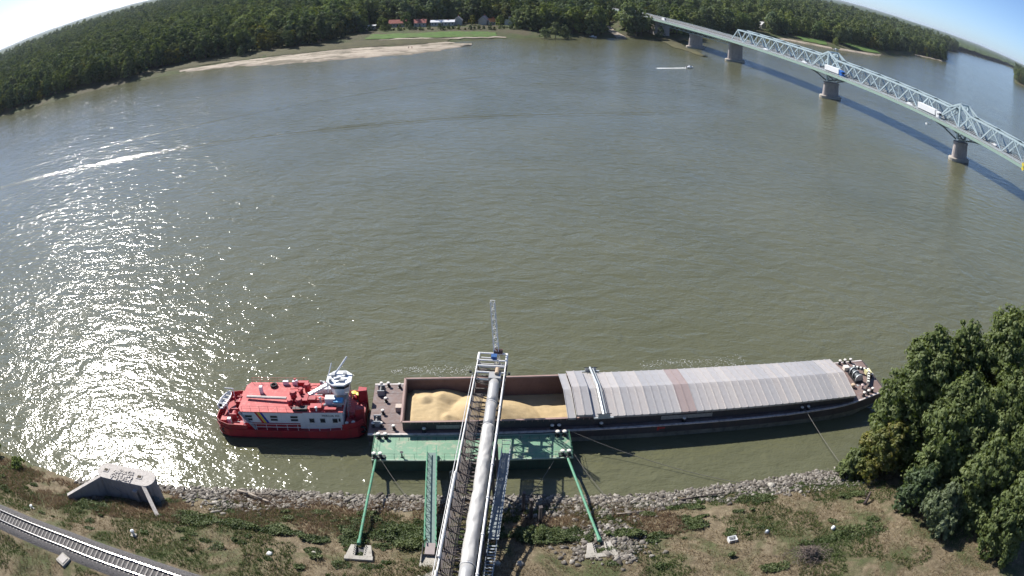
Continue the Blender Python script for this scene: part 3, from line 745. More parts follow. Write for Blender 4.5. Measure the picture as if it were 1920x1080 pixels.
F += [tuple(range(6)), tuple(len(V) - 6 + j for j in range(6))[::-1]]
MB().add(V, F).build('hull', M_RED, tug)
for side in (0, 1):
    bt = MB()
    for xa, xb in zip(txs[:-1], txs[1:]):
        ya, yb = tplan(xa), tplan(xb)
        if side: ya, yb = TW_ - ya, TW_ - yb
        bt.bar((xa, ya, .22), (xb, yb, .22), .12, .14)
    bt.build('boot_stripe', M_BLACK, tug)
    rb = MB()
    for xa, xb in zip(txs[:-1], txs[1:]):
        ya, yb = tplan(xa), tplan(xb)
        if side: ya, yb = TW_ - ya, TW_ - yb
        rb.bar((xa, ya, tdeck(xa) - .05), (xb, yb, tdeck(xb) - .05), .16, .2)
    rb.build('rubbing_strake', M_RED, tug)
# bulwark fore and aft
bw = MB()
for xa, xb in zip(txs[:-1], txs[1:]):
    if xa < 2.5 or xa > 17.5:
        for s_ in (0, 1):
            ya, yb = tplan(xa) + .08, tplan(xb) + .08
            if s_: ya, yb = TW_ - ya, TW_ - yb
            bw.bar((xa, ya, tdeck(xa) + .4), (xb, yb, tdeck(xb) + .4), .08, .8)
bw.build('bulwark', M_RED, tug)
MB().bar((.02, 1.3, 2.1), (.02, TW_ - 1.3, 2.1), .08, .8).build('bulwark', M_RED, tug)
# deckhouse with chamfered roof
H0, H1, HY0, HY1, HZ = 3.9, 18.6, .62, 7.5, 4.1
house = MB().prism([(H0, HY0 + .9), (H0 + .5, HY0), (H1, HY0), (H1, HY1), (H0 + .5, HY1), (H0, HY1 - .9)], 1.42, HZ).build('deckhouse', M_TW, tug)
MB().prism([(H0 - .12, HY0 + .8), (H0 + .4, HY0 - .1), (13.2, HY0 - .1), (13.2, HY1 + .1), (H0 + .4, HY1 + .1), (H0 - .12, HY1 - .8)], HZ + .002, HZ + .12).build('deckhouse_roof', M_REDD, tug)
MB().prism([(13.25, HY0 + .05), (18.7, HY0 + .05), (18.7, HY1 - .05), (13.25, HY1 - .05)], HZ + .003, HZ + .10).build('deckhouse_roof', M_REDD, tug)
MB().box(H0 + .6, 12.6, HY0 - .02, HY0 - .004, 1.45, 2.35).build('red_band', M_RED, house)
# slanted tricolour stripes on the near side
for k, col in enumerate(((.02, .05, .35), (.75, .55, .05), (.55, .03, .03))):
    x0 = 7.0 - k * .38
    MB().add([(x0, HY0 - .028, 4.05), (x0 + .34, HY0 - .028, 4.05), (x0 + 1.2, HY0 - .028, 2.36), (x0 + .86, HY0 - .028, 2.36), (x0, HY0 - .005, 4.05), (x0 + .34, HY0 - .005, 4.05), (x0 + 1.2, HY0 - .005, 2.36), (x0 + .86, HY0 - .005, 2.36)], [(0, 3, 2, 1), (0, 1, 5, 4), (2, 3, 7, 6), (0, 4, 7, 3), (1, 2, 6, 5)]).build('tricolour_stripe', flat('stripe_%d' % k, col, .45), house)
def win(x0, x1, z0, z1, y=None):
    y = HY0 if y is None else y
    fr = MB().box(x0 - .06, x1 + .06, y - .03, y + .01, z0 - .06, z1 + .06).build('window', M_TG, house)
    MB().box(x0, x1, y - .045, y - .031, z0, z1).build('pane', M_GLASS, fr)
for x in (4.8, 8.5, 11.4): win(x, x + .95, 2.75, 3.02); win(x, x + .95, 3.25, 3.52)
for x in (14.0, 15.5, 17.2): win(x, x + .62, 2.55, 3.15)
MB().box(18.0, 18.25, HY0 - .03, HY0 + .01, 2.7, 3.2).build('window', M_BLACK, house)
# ship name on the side
def lettering(txt, size, loc, parent, mat, rx=math.pi/2):
    cu = bpy.data.curves.new('lettering', 'FONT'); cu.body = txt; cu.size = size; cu.extrude = .005
    tmp = bpy.data.objects.new('lettering_tmp', cu); COL.objects.link(tmp)
    dg = bpy.context.evaluated_depsgraph_get(); me = bpy.data.meshes.new_from_object(tmp.evaluated_get(dg))
    bpy.data.objects.remove(tmp); me.materials.clear(); me.materials.append(mat)
    o = link('lettering', me, parent, loc); o.rotation_euler = (rx, 0, 0); return o
lettering('MERCUR 302', .42, (15.8, HY0 - .03, 3.5), house, flat('letter_black', (.03, .03, .03), .5))
# side deck rail
rl = MB()
for z in (.55, 1.05): rl.bar((6.3, .12, tdeck(6) + z), (18.3, .12, tdeck(18) + z - .15), .05)
for x in np.arange(6.3, 18.4, 1.5): rl.bar((x, .12, tdeck(x)), (x, .12, tdeck(x) + 1.05), .05)
rl.bar((3.6, .2, tdeck(3) + 1.3), (6.3, .12, tdeck(6) + 1.05), .05).build('side_rail', M_TW, tug)
# roof furniture
def tb(nm, m, *b_, **kw): return MB().box(*b_).build(nm, m, tug, **kw)
RZT = HZ + .12
tb('ac_unit', M_TW, 15.0, 16.6, 4.9, 5.9, RZT, RZT + .75); tb('ac_unit', M_TW, 16.2, 17.6, 2.0, 3.0, RZT, RZT + 1.15)
tb('roof_locker', M_TW, 6.3, 6.75, 4.6, 5.1, RZT, RZT + 1.2); tb('roof_rail_box', M_TW, 9.3, 10.1, 6.9, 7.3, RZT, RZT + .6); tb('roof_rail_box', M_TW, 10.7, 11.4, 6.9, 7.3, RZT, RZT + .6)
tb('life_raft', M_RED, 11.6, 13.1, 6.7, 7.3, RZT, RZT + .6)
MB().tube((4.6, 3.5, RZT + .35), (10.6, 3.0, RZT + .5), .16, 8).tube((4.6, 3.75, RZT + .35), (10.6, 3.25, RZT + .5), .09, 6).build('stowed_boom', paint('boom_grey', (.42, .38, .36), .5, .2, .3, 2), tug)
MB().bar((13.7, 3.6, RZT + .7), (17.4, 5.4, RZT + 1.9), .55, .3).build('lowered_mast', M_TW, tug)
mj = MB()
for i in range(7):
    p = Vector((13.7, 3.6, RZT + .9)).lerp(Vector((17.4, 5.4, RZT + 2.1)), i / 6); mj.cbox(p, (.12, .62, .12), .45)
mj.build('mast_rung', M_TG, tug)
for x, y, r_, h_ in ((11.6, 3.3, .45, 1.5), (12.4, 4.6, .35, 1.1), (11.2, 2.2, .3, .9), (12.6, 2.0, .42, 1.2), (13.2, 5.4, .4, 1.3)):
    MB().lathe((x, y, RZT), ((r_, 0), (r_, h_ * .7), (r_ * 1.2, h_ * .75), (r_ * .9, h_)), 10).build('funnel', M_RED, tug)
tb('roof_hatch', M_RED, 11.0, 13.6, 2.6, 4.2, RZT, RZT + .5); tb('roof_hatch', M_BLACK, 11.8, 13.8, .8, 1.4, RZT, RZT + .4); tb('roof_hatch', M_RED, 14.2, 15.8, .9, 1.9, RZT, RZT + .55); tb('roof_hatch', M_RED, 13.8, 14.8, 2.4, 3.4, RZT, RZT + .8); tb('roof_hatch', M_RED, 16.2, 17.8, .8, 1.5, RZT, RZT + .35)
def tyre(x, y, z, ax='z', r_=.42):
    vs = []; n, k = 14, 8; m_ = MB(); rs = []
    for i in range(n):
        t = 2*math.pi*i/n; ring = []
        for j in range(k):
            u = 2*math.pi*j/k; rr = r_ + .16*math.cos(u); h_ = .16*math.sin(u)
            ring.append({'z': (x+rr*math.cos(t), y+rr*math.sin(t), z+h_), 'y': (x+rr*math.cos(t), y+h_, z+rr*math.sin(t))}[ax])
        rs.append(ring)
    rs.append(rs[0]); m_.rings(rs, False); return m_.build('tyre_fender', M_TYRE, tug, smooth=True)
tyre(8.0, 6.6, RZT + .2); tyre(1.3, -.1 + .6, 1.0, 'y'); tyre(21.0, -.05 + .9, 1.2, 'y')
# aft deck clutter: winches, capstans, engine hatches
for x, y in ((2.6, 5.6), (2.4, 2.6)):
    w_ = MB().tube((x, y - .5, 2.2), (x, y + .5, 2.2), .38, 12).build('towing_winch', M_RED, tug); MB().box(x - .5, x + .5, y - .7, y - .56, 1.5, 2.7).box(x - .5, x + .5, y + .56, y + .7, 1.5, 2.7).build('winch_frame', M_RED, w_)
tb('engine_hatch', M_RED, 2.9, 3.8, 3.4, 4.8, 1.46, 2.6); tb('engine_hatch', M_REDD, 3.0, 4.6, 5.6, 6.9, 1.46, 3.2); tb('aft_locker', M_TW, 1.7, 2.2, 1.0, 1.5, 1.5, 2.5); tb('aft_locker', M_REDD, .7, 1.6, .9, 1.9, 1.7, 2.4)
tb('aft_locker', M_REDD, 2.5, 4.1, .75, 1.5, 1.46, 1.75); tb('ladder', M_TG, 4.0, 4.5, 2.6, 3.6, 1.46, 4.2)
MB().bar((4.0, .55, 4.1), (6.2, .2, 1.6), .5, .08).build('side_stair', M_TG, tug)
for x, y in ((19.0, .75), (19.9, .8), (1.0, 1.6)): bollard(tug, x, y, tdeck(x))
for x, y in ((19.4, 7.0), (20.1, 6.7)):
    o = MB().lathe((x, y, 1.9), ((.28, 0), (.24, .8), (.42, .9), (.42, 1.05), (.1, 1.1)), 10).build('warping_head', flat('warping_yellow', (.72, .58, .08), .5), tug)
# push knees at the bow
for y in (1.6, 5.9):
    MB().prism([(20.2, y), (21.35, y + .2), (21.35, y + .9), (20.2, y + 1.1)], -.5, 3.9).build('push_knee', M_RED, tug)
MB().prism([(18.8, 2.5), (20.1, 3.1), (20.1, 5.4), (18.8, 6.0)], 1.46, [3.0, 2.3, 2.3, 3.0]).build('foredeck_casing', M_REDD, tug)
MB().prism([(18.9, .95), (20.3, 1.2), (20.3, 2.2), (18.9, 2.4)], 1.46, [2.4, 1.9, 1.9, 2.4]).build('foredeck_casing', M_REDD, tug)
for y in (2.2, 6.3):
    MB().tube((19.6, y - .35, 2.5), (19.6, y + .35, 2.5), .34, 12).build('coupling_winch', M_RED, tug)
# raised wheelhouse
WX, WY = 18.1, 4.6
wh = MB().box(WX - .9, WX + .9, WY - .8, WY + .8, RZT, 4.950).build('wheelhouse_column', M_TG, tug)
def octo(cx, cy, a, b_, c_): return [(cx - a, cy - b_ + c_), (cx - a + c_, cy - b_), (cx + a - c_, cy - b_), (cx + a, cy - b_ + c_), (cx + a, cy + b_ - c_), (cx + a - c_, cy + b_), (cx - a + c_, cy + b_), (cx - a, cy + b_ - c_)]
cab = MB(); cab.rings([[(x, y, z) for x, y in octo(WX, WY, 1.25 + e, 1.25 + e, .6)] for z, e in ((4.950, -.1), (5.750, 0), (6.02, .04), (6.80, .10))]).build('wheelhouse', M_TW, tug)
MB().rings([[(x, y, z) for x, y in octo(WX, WY, 1.25 + e, 1.25 + e, .6)] for z, e in ((6.08, .065), (6.5, .105))]).build('wheelhouse_windows', M_GLASS, tug)
rf = MB().prism(octo(WX, WY, 1.7, 1.75, .9), 6.800, 7.000).build('wheelhouse_roof', M_TW, tug)
rc = MB()
for (x, y, a, b_, h_) in ((-.9, .5, .5, .6, .35), (.4, -.8, .7, .35, .25), (.7, .7, .45, .45, .4), (-.3, -.2, .9, .3, .2), (-1.1, -.9, .35, .35, .5)): rc.cbox((WX + x, WY + y, 7.002 + h_/2), (a, b_, h_))
rc.build('roof_equipment', M_TG, rf)
MB().tube((WX - .7, WY + .9, 7.050), (WX + 1.0, WY + 2.2, 8.950), .13, 8).build('radar_mast', M_TW, rf)
MB().tube((WX - 1.7, WY + .2, 6.650), (WX - 1.2, WY + 1.8, 8.250), .08, 6).tube((WX - 1.7, WY - .6, 5.050), (WX - 1.7, WY + .2, 6.850), .08, 6).build('roof_mast', M_TW, rf)
MB().cbox((WX + .1, WY - .4, 7.400), (1.6, .2, .14), .5).build('radar_scanner', M_TW, rf)
MB().box(WX - .7, WX + .5, WY - 2.9, WY - 1.9, 5.0, 5.15).build('tarpaulin', flat('tarp_blue', (.13, .42, .70), .6), tug)
MB().box(WX - .8, WX + .7, WY - 3.0, WY - 1.75, 4.7, 4.98).box(WX - .6, WX + .3, WY - 2.8, WY - 1.9, RZT, 4.7).build('bridge_wing', M_TG, tug)
mm = MB()
for i in range(8): mm.bar((WX + 1.05, WY - 2.6 + i*.02, RZT + i*.3), (WX + 1.55, WY - 2.4, RZT + i*.3), .06)
for y in (-2.6, -1.6, .4, 1.4): mm.bar((WX + 1.1, WY + y, 1.8), (WX + 1.1, WY + y, 5.4), .08)
mm.build('front_ladder', M_TG, tug)
# small fittings crowding the roof and decks
rf_ = random.Random(17); TM = (M_RED, M_RED, M_REDD, M_TW, M_TG, M_BLACK)
for i in range(46):
    if i < 26: x, y, z = rf_.uniform(10.8, 18.2), rf_.uniform(.9, 7.2), RZT
    elif i < 36: x, y, z = rf_.uniform(.8, 3.6), rf_.uniform(1.4, 6.9), 1.5
    else: x, y, z = rf_.uniform(18.8, 20.6), rf_.uniform(1.2, 7.0), 1.6
    if abs(x - WX) < 1.0 and abs(y - WY) < 1.0: continue
    m_ = TM[rf_.randrange(6)]; h_ = rf_.uniform(.25, .95)
    if i % 3 == 0: MB().lathe((x, y, z), ((.12, 0), (.12, h_), (.22, h_ + .06), (.2, h_ + .2), (.06, h_ + .26)), 8).build('vent_pipe', m_, tug)
    elif i % 3 == 1: MB().cbox((x, y, z + h_*.4), (rf_.uniform(.3, .9), rf_.uniform(.25, .7), h_*.8), rf_.uniform(-.2, .2)).build('deck_box', m_, tug, bevel=.03)
    else: MB().tube((x - .6, y, z + .25), (x + .6, y + rf_.uniform(-.4, .4), z + .35), .07, 6).build('deck_pipe', m_, tug)
rr_l = MB()
for y in (HY0 + .02, HY1 - .02):
    for z in (.45, .85): rr_l.bar((H0 + .6, y, RZT + z), (12.9, y, RZT + z), .03)
    for x in np.arange(H0 + .6, 13, 1.3): rr_l.bar((x, y, RZT), (x, y, RZT + .85), .035)
rr_l.build('roof_rail', M_REDD, tug)
# dinghy on the stern
dg_ = thing('dinghy', 'small white open boat slung across the stern of the red tug', 'dinghy', (-40.35 + .2, 69.95 + 4.9, 2.75), 0.088 + R(80))
V = []; F = []; st = [(-1.9, .55), (-1.0, .7), (.2, .72), (1.2, .55), (1.9, .12)]
for x, hw in st: V += [(x, -hw, .55), (x, -hw * .75, .05), (x, 0, -.05), (x, hw * .75, .05), (x, hw, .55), (x, hw - .1, .55), (x, hw * .68, .14), (x, 0, .06), (x, -hw * .68, .14), (x, -hw + .1, .55)]
for i in range(len(st) - 1):
    q = i * 10; F += [(q + j, q + 10 + j, q + 10 + (j + 1) % 10, q + (j + 1) % 10) for j in range(10)]
F += [tuple(range(10)), tuple(len(V) - 10 + j for j in range(10))[::-1]]
MB().add(V, F).build('boat_hull', M_TW, dg_)
for x in (-1.1, 0, .9): MB().box(x - .12, x + .12, -.55, .55, .36, .40).build('thwart', paint('thwart_grey', (.25, .25, .24)), dg_)
MB().box(-1.8, -1.55, -.2, .2, .3, .85).build('outboard_motor', M_BLACK, dg_)
dv = MB()
for y in (3.0, 6.8): dv.tube((1.4, y, 1.7), (1.4, y, 3.6), .08, 6).tube((1.4, y, 3.6), (.1, y, 3.7), .08, 6)
dv.build('davit', M_TW, tug)

# ================================================================ GREEN PONTOON
PXO, PYO, PYAW = -17.05, 65.85, R(3.75)
pont = thing('mooring_pontoon', 'flat green steel mooring pontoon between barge and shore', 'pontoon', (PXO, PYO, 0), PYAW)
M_PG = paint('pontoon_green', (.15, .29, .185), .6, 0, .22, .45, stain=(.36, .34, .25), stain_amt=.85)
M_PGD = paint('pontoon_hull_green', (.04, .085, .06), .6, 0, .3, .6, stain=(.05, .04, .03), stain_amt=.5, streak=True)
M_GR = paint('green_steel', (.085, .27, .16), .5, 0, .25, 1.2, stain=(.16, .14, .09), stain_amt=.6)
PLN, PWD, PZT = 25.1, 4.75, 1.75
MB().box(0, PLN, 0, PWD, -.8, PZT).build('hull', M_PGD, pont)
for i in range(9):
    MB().box(i * PLN / 9 + .006, (i + 1) * PLN / 9 - .006, -.08, PWD + .08, PZT + .004, PZT + .03).build('deck_plate', M_PG, pont)
MB().bar((0, -.06, PZT), (PLN, -.06, PZT), .14, .2).bar((0, PWD + .06, PZT), (PLN, PWD + .06, PZT), .14, .2).build('edge_rail', paint('edge_pale', (.36, .46, .36), .5), pont)
rib = MB()
for x in np.arange(.6, PLN, 1.05): rib.box(x - .04, x + .04, -.06, -.002, -.3, PZT - .1)
rib.build('side_rib', M_PGD, pont)
rl = MB()
for x in np.arange(.4, PLN, 1.25):
    if 6.6 < x < 8.8 or 14.5 < x < 17.2: continue
    rl.bar((x, .08, PZT), (x, .08, PZT + 1.0), .035)
for z in (.5, 1.0):
    for a, b_ in ((.4, 6.6), (8.8, 14.4), (17.3, 24.8)): rl.bar((a, .08, PZT + z), (b_, .08, PZT + z), .03)
for x in (.08, PLN - .08):
    for y in np.arange(.1, PWD, 1.1): rl.bar((x, y, PZT), (x, y, PZT + 1.0), .035)
    for z in (.5, 1.0): rl.bar((x, .1, PZT + z), (x, PWD - .4, PZT + z), .03)
rl.build('railing', M_GR, pont)
st_ = MB()
for x in np.arange(.8, PLN, 1.2): st_.box(x - .03, x + .03, PWD - .9, PWD - .2, PZT + .031, PZT + .06)
st_.build('foot_stop', M_PGD, pont)
for x, y in ((.5, PWD - .35), (1.4, PWD - .35), (PLN - 1.5, PWD - .35), (PLN - .6, PWD - .35), (.3, .45), (1.1, .45), (PLN - 1.3, .45), (PLN - .5, .45)):
    bollard(pont, x, y, PZT + .03, 1.15)
for x in (.9, PLN - 1.0):
    MB().box(x - .8, x + .8, .15, .8, PZT + .03, PZT + .2).build('bollard_bed', M_BLACK, pont)
MB().lathe((3.8, .6, PZT + .03), ((.25, 0), (.1, .1), (.08, .7), (.25, .8)), 8).build('mooring_cleat', M_BLACK, pont)

# ---- inclined spud struts from pontoon to the bank
def strut(label, a, b_, kink=None):
    t = thing('mooring_strut', label, 'strut', a)
    d = Vector(b_) - Vector(a)
    MB().tube((0, 0, 0), d, .16, 10).build('pipe', M_GR, t)
    MB().tube(-d.normalized() * .25, d.normalized() * .35, .24, 10).build('hinge_collar', M_BLACK, t)
    MB().tube(d * .97, d * 1.01, .22, 10).build('foot_collar', M_GR, t); return t
strut('green steel strut bracing the pontoon end beside the tug', (-16.5, 65.95, 1.95), (-15.3, 48.4, ground(-15.3, 48.4) + .65))
strut('green steel strut bracing the pontoon end under the barge middle', (7.25, 67.3, 1.95), (9.6, 50.4, ground(9.6, 50.4) + .6))
M_CONC = paint('concrete', (.40, .37, .32), .85, 0, .2, .7, stain=(.16, .14, .11), stain_amt=.6, bump=.04)
def anchor_block(label, x, y, rz, wdt=3.0):
    z = ground(x, y); t = thing('anchor_block', label, 'concrete block', (x, y, z), rz)
    MB().box(-wdt/2, wdt/2, -1.0, -.45, -.6, .45).build('rear_beam', M_CONC, t, bevel=.04)
    for s in (-1, 1):
        MB().prism([(s*wdt*.14, -.44), (s*wdt*.47, -.44), (s*wdt*.36, 1.3), (s*wdt*.16, 1.3)] if s > 0 else [(s*wdt*.47, -.44), (s*wdt*.14, -.44), (s*wdt*.16, 1.3), (s*wdt*.36, 1.3)], -.6, [.42, .42, .25, .25]).build('cheek', M_CONC, t, bevel=.03)
        bl = MB()
        for k in range(5): bl.tube((s*wdt*.2, -.2 + k*.32, .2), (s*wdt*.2, -.2 + k*.32, .5), .05, 6)
        bl.build('anchor_bolt', M_BLACK, t)
    MB().box(-wdt*.13, wdt*.13, -.4, 1.2, -.5, -.05).build('recess_floor', M_BLACK, t)
anchor_block('forked concrete anchor block left of the green gangway', -15.0, 46.9, R(2))
anchor_block('forked concrete anchor block in rubble at the foot of the other strut', 9.6, 48.8, R(4), 3.4)

# ---- green lattice gangway
def gangway(name, label, a, b_, wd, m, deckm, hgt=1.15, n=15, sides=True):
    a, b_ = Vector(a), Vector(b_); t = thing(name, label, 'gangway', a); d = b_ - a; L = d.length; dh = Vector((d.x, d.y, 0)).normalized(); s = Vector((dh.y, -dh.x, 0)) * wd / 2; up = s.cross(d).normalized();
    if up.z < 0: up = -up
    MB().bar((0, 0, 0), d, wd - .05, .06, up).build('walkway', deckm, t)
    for sg in (-1, 1):
        MB().bar(s * sg, d + s * sg, .12, .16, up).build('bottom_chord', m, t)
        MB().bar(s * sg + up * hgt, d + s * sg + up * hgt, .11, .11, up).build('handrail', m, t)
        for i in range(n):
            p0 = d * (i / n) + s * sg; p1 = d * ((i + 1) / n) + s * sg
            if sides:
                MB().bar(p0 if i % 2 == 0 else p0 + up * hgt, p1 + up * hgt if i % 2 == 0 else p1, .06).build('lattice_bar', m, t)
            if i: MB().bar(p0, p0 + up * hgt, .06).build('rail_post', m, t)
    return t
M_GRATE = paint('grey_grating', (.22, .245, .25), .6, .2, .15, 2)
gangway('gangway', 'narrow green lattice gangway from the pontoon up to the bank', (-9.55, 67.4, 2.1), (-7.85, 48.7, ground(-7.85, 48.7) + .55), 1.15, M_GR, paint('green_grey_grating', (.13, .19, .17), .6, .1, .2, 2), 1.0, 20)
gw2 = gangway('gangway', 'grey steel gangway running beside the conveyor gantry', (-.35, 66.2, 3.4), (-1.45, 50.2, ground(-1.45, 50.2) + .9), 1.0, paint('galvanised', (.34, .37, .39), .4, .35, .15, 2), M_GRATE, .9, 14, False)
M_GALV = MATS['galvanised']
pf = MB()
for x in (-.5, .5):
    for y in (0, 1.1): pf.bar((x, y, -.2), (x, y, 1.2), .06)
for z in (.5, 1.15): pf.bar((-.5, 0, z), (-.5, 1.1, z), .05).bar((.5, 0, z), (.5, 1.1, z), .05).bar((-.5, 1.1, z), (.5, 1.1, z), .05)
pf.build('landing_cage', M_GALV, gw2)
# steep ship's ladder continuing uphill from the grey gangway
ld = thing('access_ladder', 'grey steel ladder stair below the grey gangway', 'ladder', (-1.5, 49.6, ground(-1.5, 49.6) + .6))
dl = Vector((-.35, -6.2, 1.0))
for s in (-.42, .42):
    MB().bar((s, 0, 0), dl + Vector((s, 0, 0)), .07, .16).build('stringer', M_GALV, ld)
    MB().bar((s, 0, .9), dl + Vector((s, 0, .9)), .05).build('handrail', M_GALV, ld)
for i in range(12): p = dl * ((i + .5) / 12); MB().box(p.x - .4, p.x + .4, p.y - .09, p.y + .09, p.z - .02, p.z + .02).build('tread', M_GALV, ld)
for i in range(5):
    for s in (-.42, .42): p = dl * (i / 4) + Vector((s, 0, 0)); MB().bar(p, p + Vector((0, 0, .9)), .045).build('rail_post', M_GALV, ld)
# concrete path below the green gangway
cp = thing('concrete_landing', 'pale concrete slab at the foot of the green gangway', 'slab', (-7.8, 46.0, ground(-7.8, 46.0)))
MB().prism([(-.9, 1.6), (-.9, -9), (1.0, -9), (1.0, 1.6)], [-.9, -.5, -.5, -.9], [-.1, 1.3, 1.3, -.1]).build('slab', M_CONC, cp)
MB().box(-.5, .5, 1.3, 2.9, .1, .3).build('threshold_plate', paint('threshold_pink', (.30, .25, .24), .7), cp)
for s in (-.75, .85): MB().bar((s, .3, .0), (s, 2.6, .3), .08, .5).build('kerb_rail', M_BLACK, cp)

# ---- mooring wires
M_WIRE = flat('wire_rope', (.16, .15, .13), .6)
def wire(label, a, b_, sag=.6, r_=.035):
    a, b_ = Vector(a), Vector(b_); pts = [a.lerp(b_, i / 14) + Vector((0, 0, -sag * 4 * (i/14) * (1 - i/14))) for i in range(15)]
    o = MB().path(pts, r_, 5).build('mooring_wire', M_WIRE); return tag(o, label, 'wire', 'mooring wires')
def G_(x, y, h=.2): return (x, y, ground(x, y) + h)
wire('mooring wire from the pontoon corner near the tug to the stones', (-16.2, 66.2, 2.3), G_(-11.8, 60.5), .3)
wire('long mooring wire from the pontoon across to the right shore', (8.0, 72.2, 2.2), G_(30.5, 62.6), .8)
wire('mooring wire from the pontoon corner beside the green strut', (8.1, 67.6, 2.2), G_(12.0, 61.0), .3)
wire('mooring wire from the barge side to the trees on the right', (BX + 61*math.cos(BYAW), BY + 61*math.sin(BYAW) + .3, 2.4), G_(45.4, 62.2), .4)
wire('thin wire crossing beneath the pontoon deck edge near the conveyor', (5.6, 67.0, 1.6), G_(2.2, 60.8), .2)

# ================================================================ CONVEYOR GANTRY
conv = thing('grain_conveyor', 'long conveyor gantry with a fat grey white tube leading out over the barge', 'conveyor', (-2.3, 79.2, 9.6), -.058)
TH = 0.0; CT, ST = math.cos(TH), math.sin(TH)
CLEN = 64.0
def C(s, x, h=0.0): return Vector((x, -s * CT + h * ST, s * ST + h * CT))
XL, XR = -1.83, 1.83
M_WST = paint('white_pipe_steel', (.66, .65, .63), .45, .1, .15, .8, stain=(.32, .22, .16), stain_amt=.45)
M_BST = paint('brown_steel', (.085, .07, .065), .65, .1, .3, 1.0, stain=(.16, .09, .06), stain_amt=.4)
M_TUBE = paint('tube_cover', (.40, .395, .385), .4, .15, .07, .5, stain=(.38, .35, .31), stain_amt=.35)
M_TARP = paint('crumpled_tarp', (.455, .44, .415), .55, 0, .14, 1.3, stain=(.42, .39, .35), stain_amt=.3)
NP = 44; SP_ = CLEN / NP
FL = -1.7                                                # floor level
for x, nm in ((XL, 'l'), (XR, 'r')):
    MB().tube(C(0, x, 0), C(CLEN, x, 0), .095, 8).build('top_chord', M_WST, conv)
    MB().bar(C(0, x, FL), C(CLEN, x, FL), .16, .2, (0, ST, CT)).build('bottom_chord', M_BST, conv)
MB().tube(C(5, XL - .33, .05), C(CLEN, XL - .33, .05), .045, 6).build('handrail', M_WST, conv)
MB().tube(C(24, XL - .05, .2), C(36.2, XL - .05, .2), .13, 8).build('service_pipe', M_WST, conv); MB().tube(C(38, XL - .05, .2), C(CLEN, XL - .05, .2), .13, 8).build('service_pipe', M_WST, conv)
MB().tube(C(8, XR + .02, .18), C(CLEN, XR + .02, .18), .12, 8).build('service_pipe', M_WST, conv)
for k in range(10): p = C(12 + k * 5.2, XR + .02, .18); MB().tube(p + Vector((0, .12, -.03)), p - Vector((0, .12, -.03)), .17, 8).build('pipe_flange', M_WST, conv)
for i in range(NP + 1):
    s = i * SP_
    MB().bar(C(s, XL, FL), C(s, XR, FL), .16, .2, (0, ST, CT)).build('floor_beam', M_BST, conv)
    for x in (XL, XR):
        MB().bar(C(s, x, FL), C(s, x, 0), .09).build('side_post', M_BST if i % 2 else M_WST, conv)
    if i < NP:
        a, b_ = (XL, XR) if i % 2 else (XR, XL)
        MB().bar(C(s, a, FL + .02), C(s + SP_, b_, FL + .02), .10, .08).build('floor_brace', M_BST, conv)
        for x in (XL, XR): MB().bar(C(s, x, FL if i % 2 else 0), C(s + SP_, x, 0 if i % 2 else FL), .07).build('side_diagonal', M_BST, conv)
    if i % 2 == 0 and i > 2:
        MB().bar(C(s, XL, -.35), C(s, 0.0, -1.1), .09).build('tube_bracket', M_BST, conv)
gr = MB()
for k in range(7): x = XL + .16 + k * .17; gr.bar(C(7, x, FL + .14), C(CLEN, x, FL + .14), .10, .05)
gr.build('walkway_grating', M_BST, conv)
gr = MB()
for k in range(3): x = XR - .15 - k * .15; gr.bar(C(7, x, FL + .14), C(CLEN, x, FL + .14), .09, .05)
gr.build('walkway_grating', M_BST, conv)
def tx(s): return interp(s, [0, 6, 24, 64], [.66, .66, .84, .68])
def tube_seg(nm, s0, s1, rad, m, crump=0.0, step=.5, n=20, seed=0.0):
    rs = []; k = max(2, int((s1 - s0) / step) + 1)
    for i in range(k):
        s = s0 + (s1 - s0) * i / (k - 1); ring = []
        for j in range(n):
            t = 2 * math.pi * j / n; rr = rad
            if crump: rr += crump * (mnoise.fractal(Vector((math.cos(t) * 1.6 + seed, math.sin(t) * 1.6, s * .85)), 1, 2, 4) + .5 * abs(math.sin(s * 1.1 + .6 * math.sin(t * 2))))
            ring.append(C(s, tx(s) + rr * math.cos(t), -.55 + rr * math.sin(t)))
        rs.append(ring)
    return MB().rings(rs).build(nm, m, conv, smooth=True)
bounds = [5.9, 10.6, 15.2]
for a, b_ in zip(bounds[:-1], bounds[1:]): tube_seg('tube_section', a + .02, b_ - .02, .67, M_TUBE, .006, 1.0)
tube_seg('tarpaulin_wrap', 15.2, 36.5, .70, M_TARP, .085, .2, 30)
for a, b_ in zip((36.5, 46, 55), (46, 55, 64)): tube_seg('tube_section', a + .02, b_ - .02, .70, M_TUBE, .006, 1.0)
for s in (10.6, 15.2, 36.5, 46, 55): tube_seg('tube_joint', s - .06, s + .06, .75 if s in (15.2, 36.5) else .72, M_WST, 0, .12)
# belt housing end and discharge spout
MB().cbox(C(5.2, .66, -.6), (1.5, 1.4, 1.5)).build('head_housing', M_TUBE, conv)
MB().tube(C(4.6, .66, -1.0), C(4.6, .66, -1.0) + Vector((0, .2, -4.4)), .42, 12, .36).build('loading_spout', M_WST, conv)
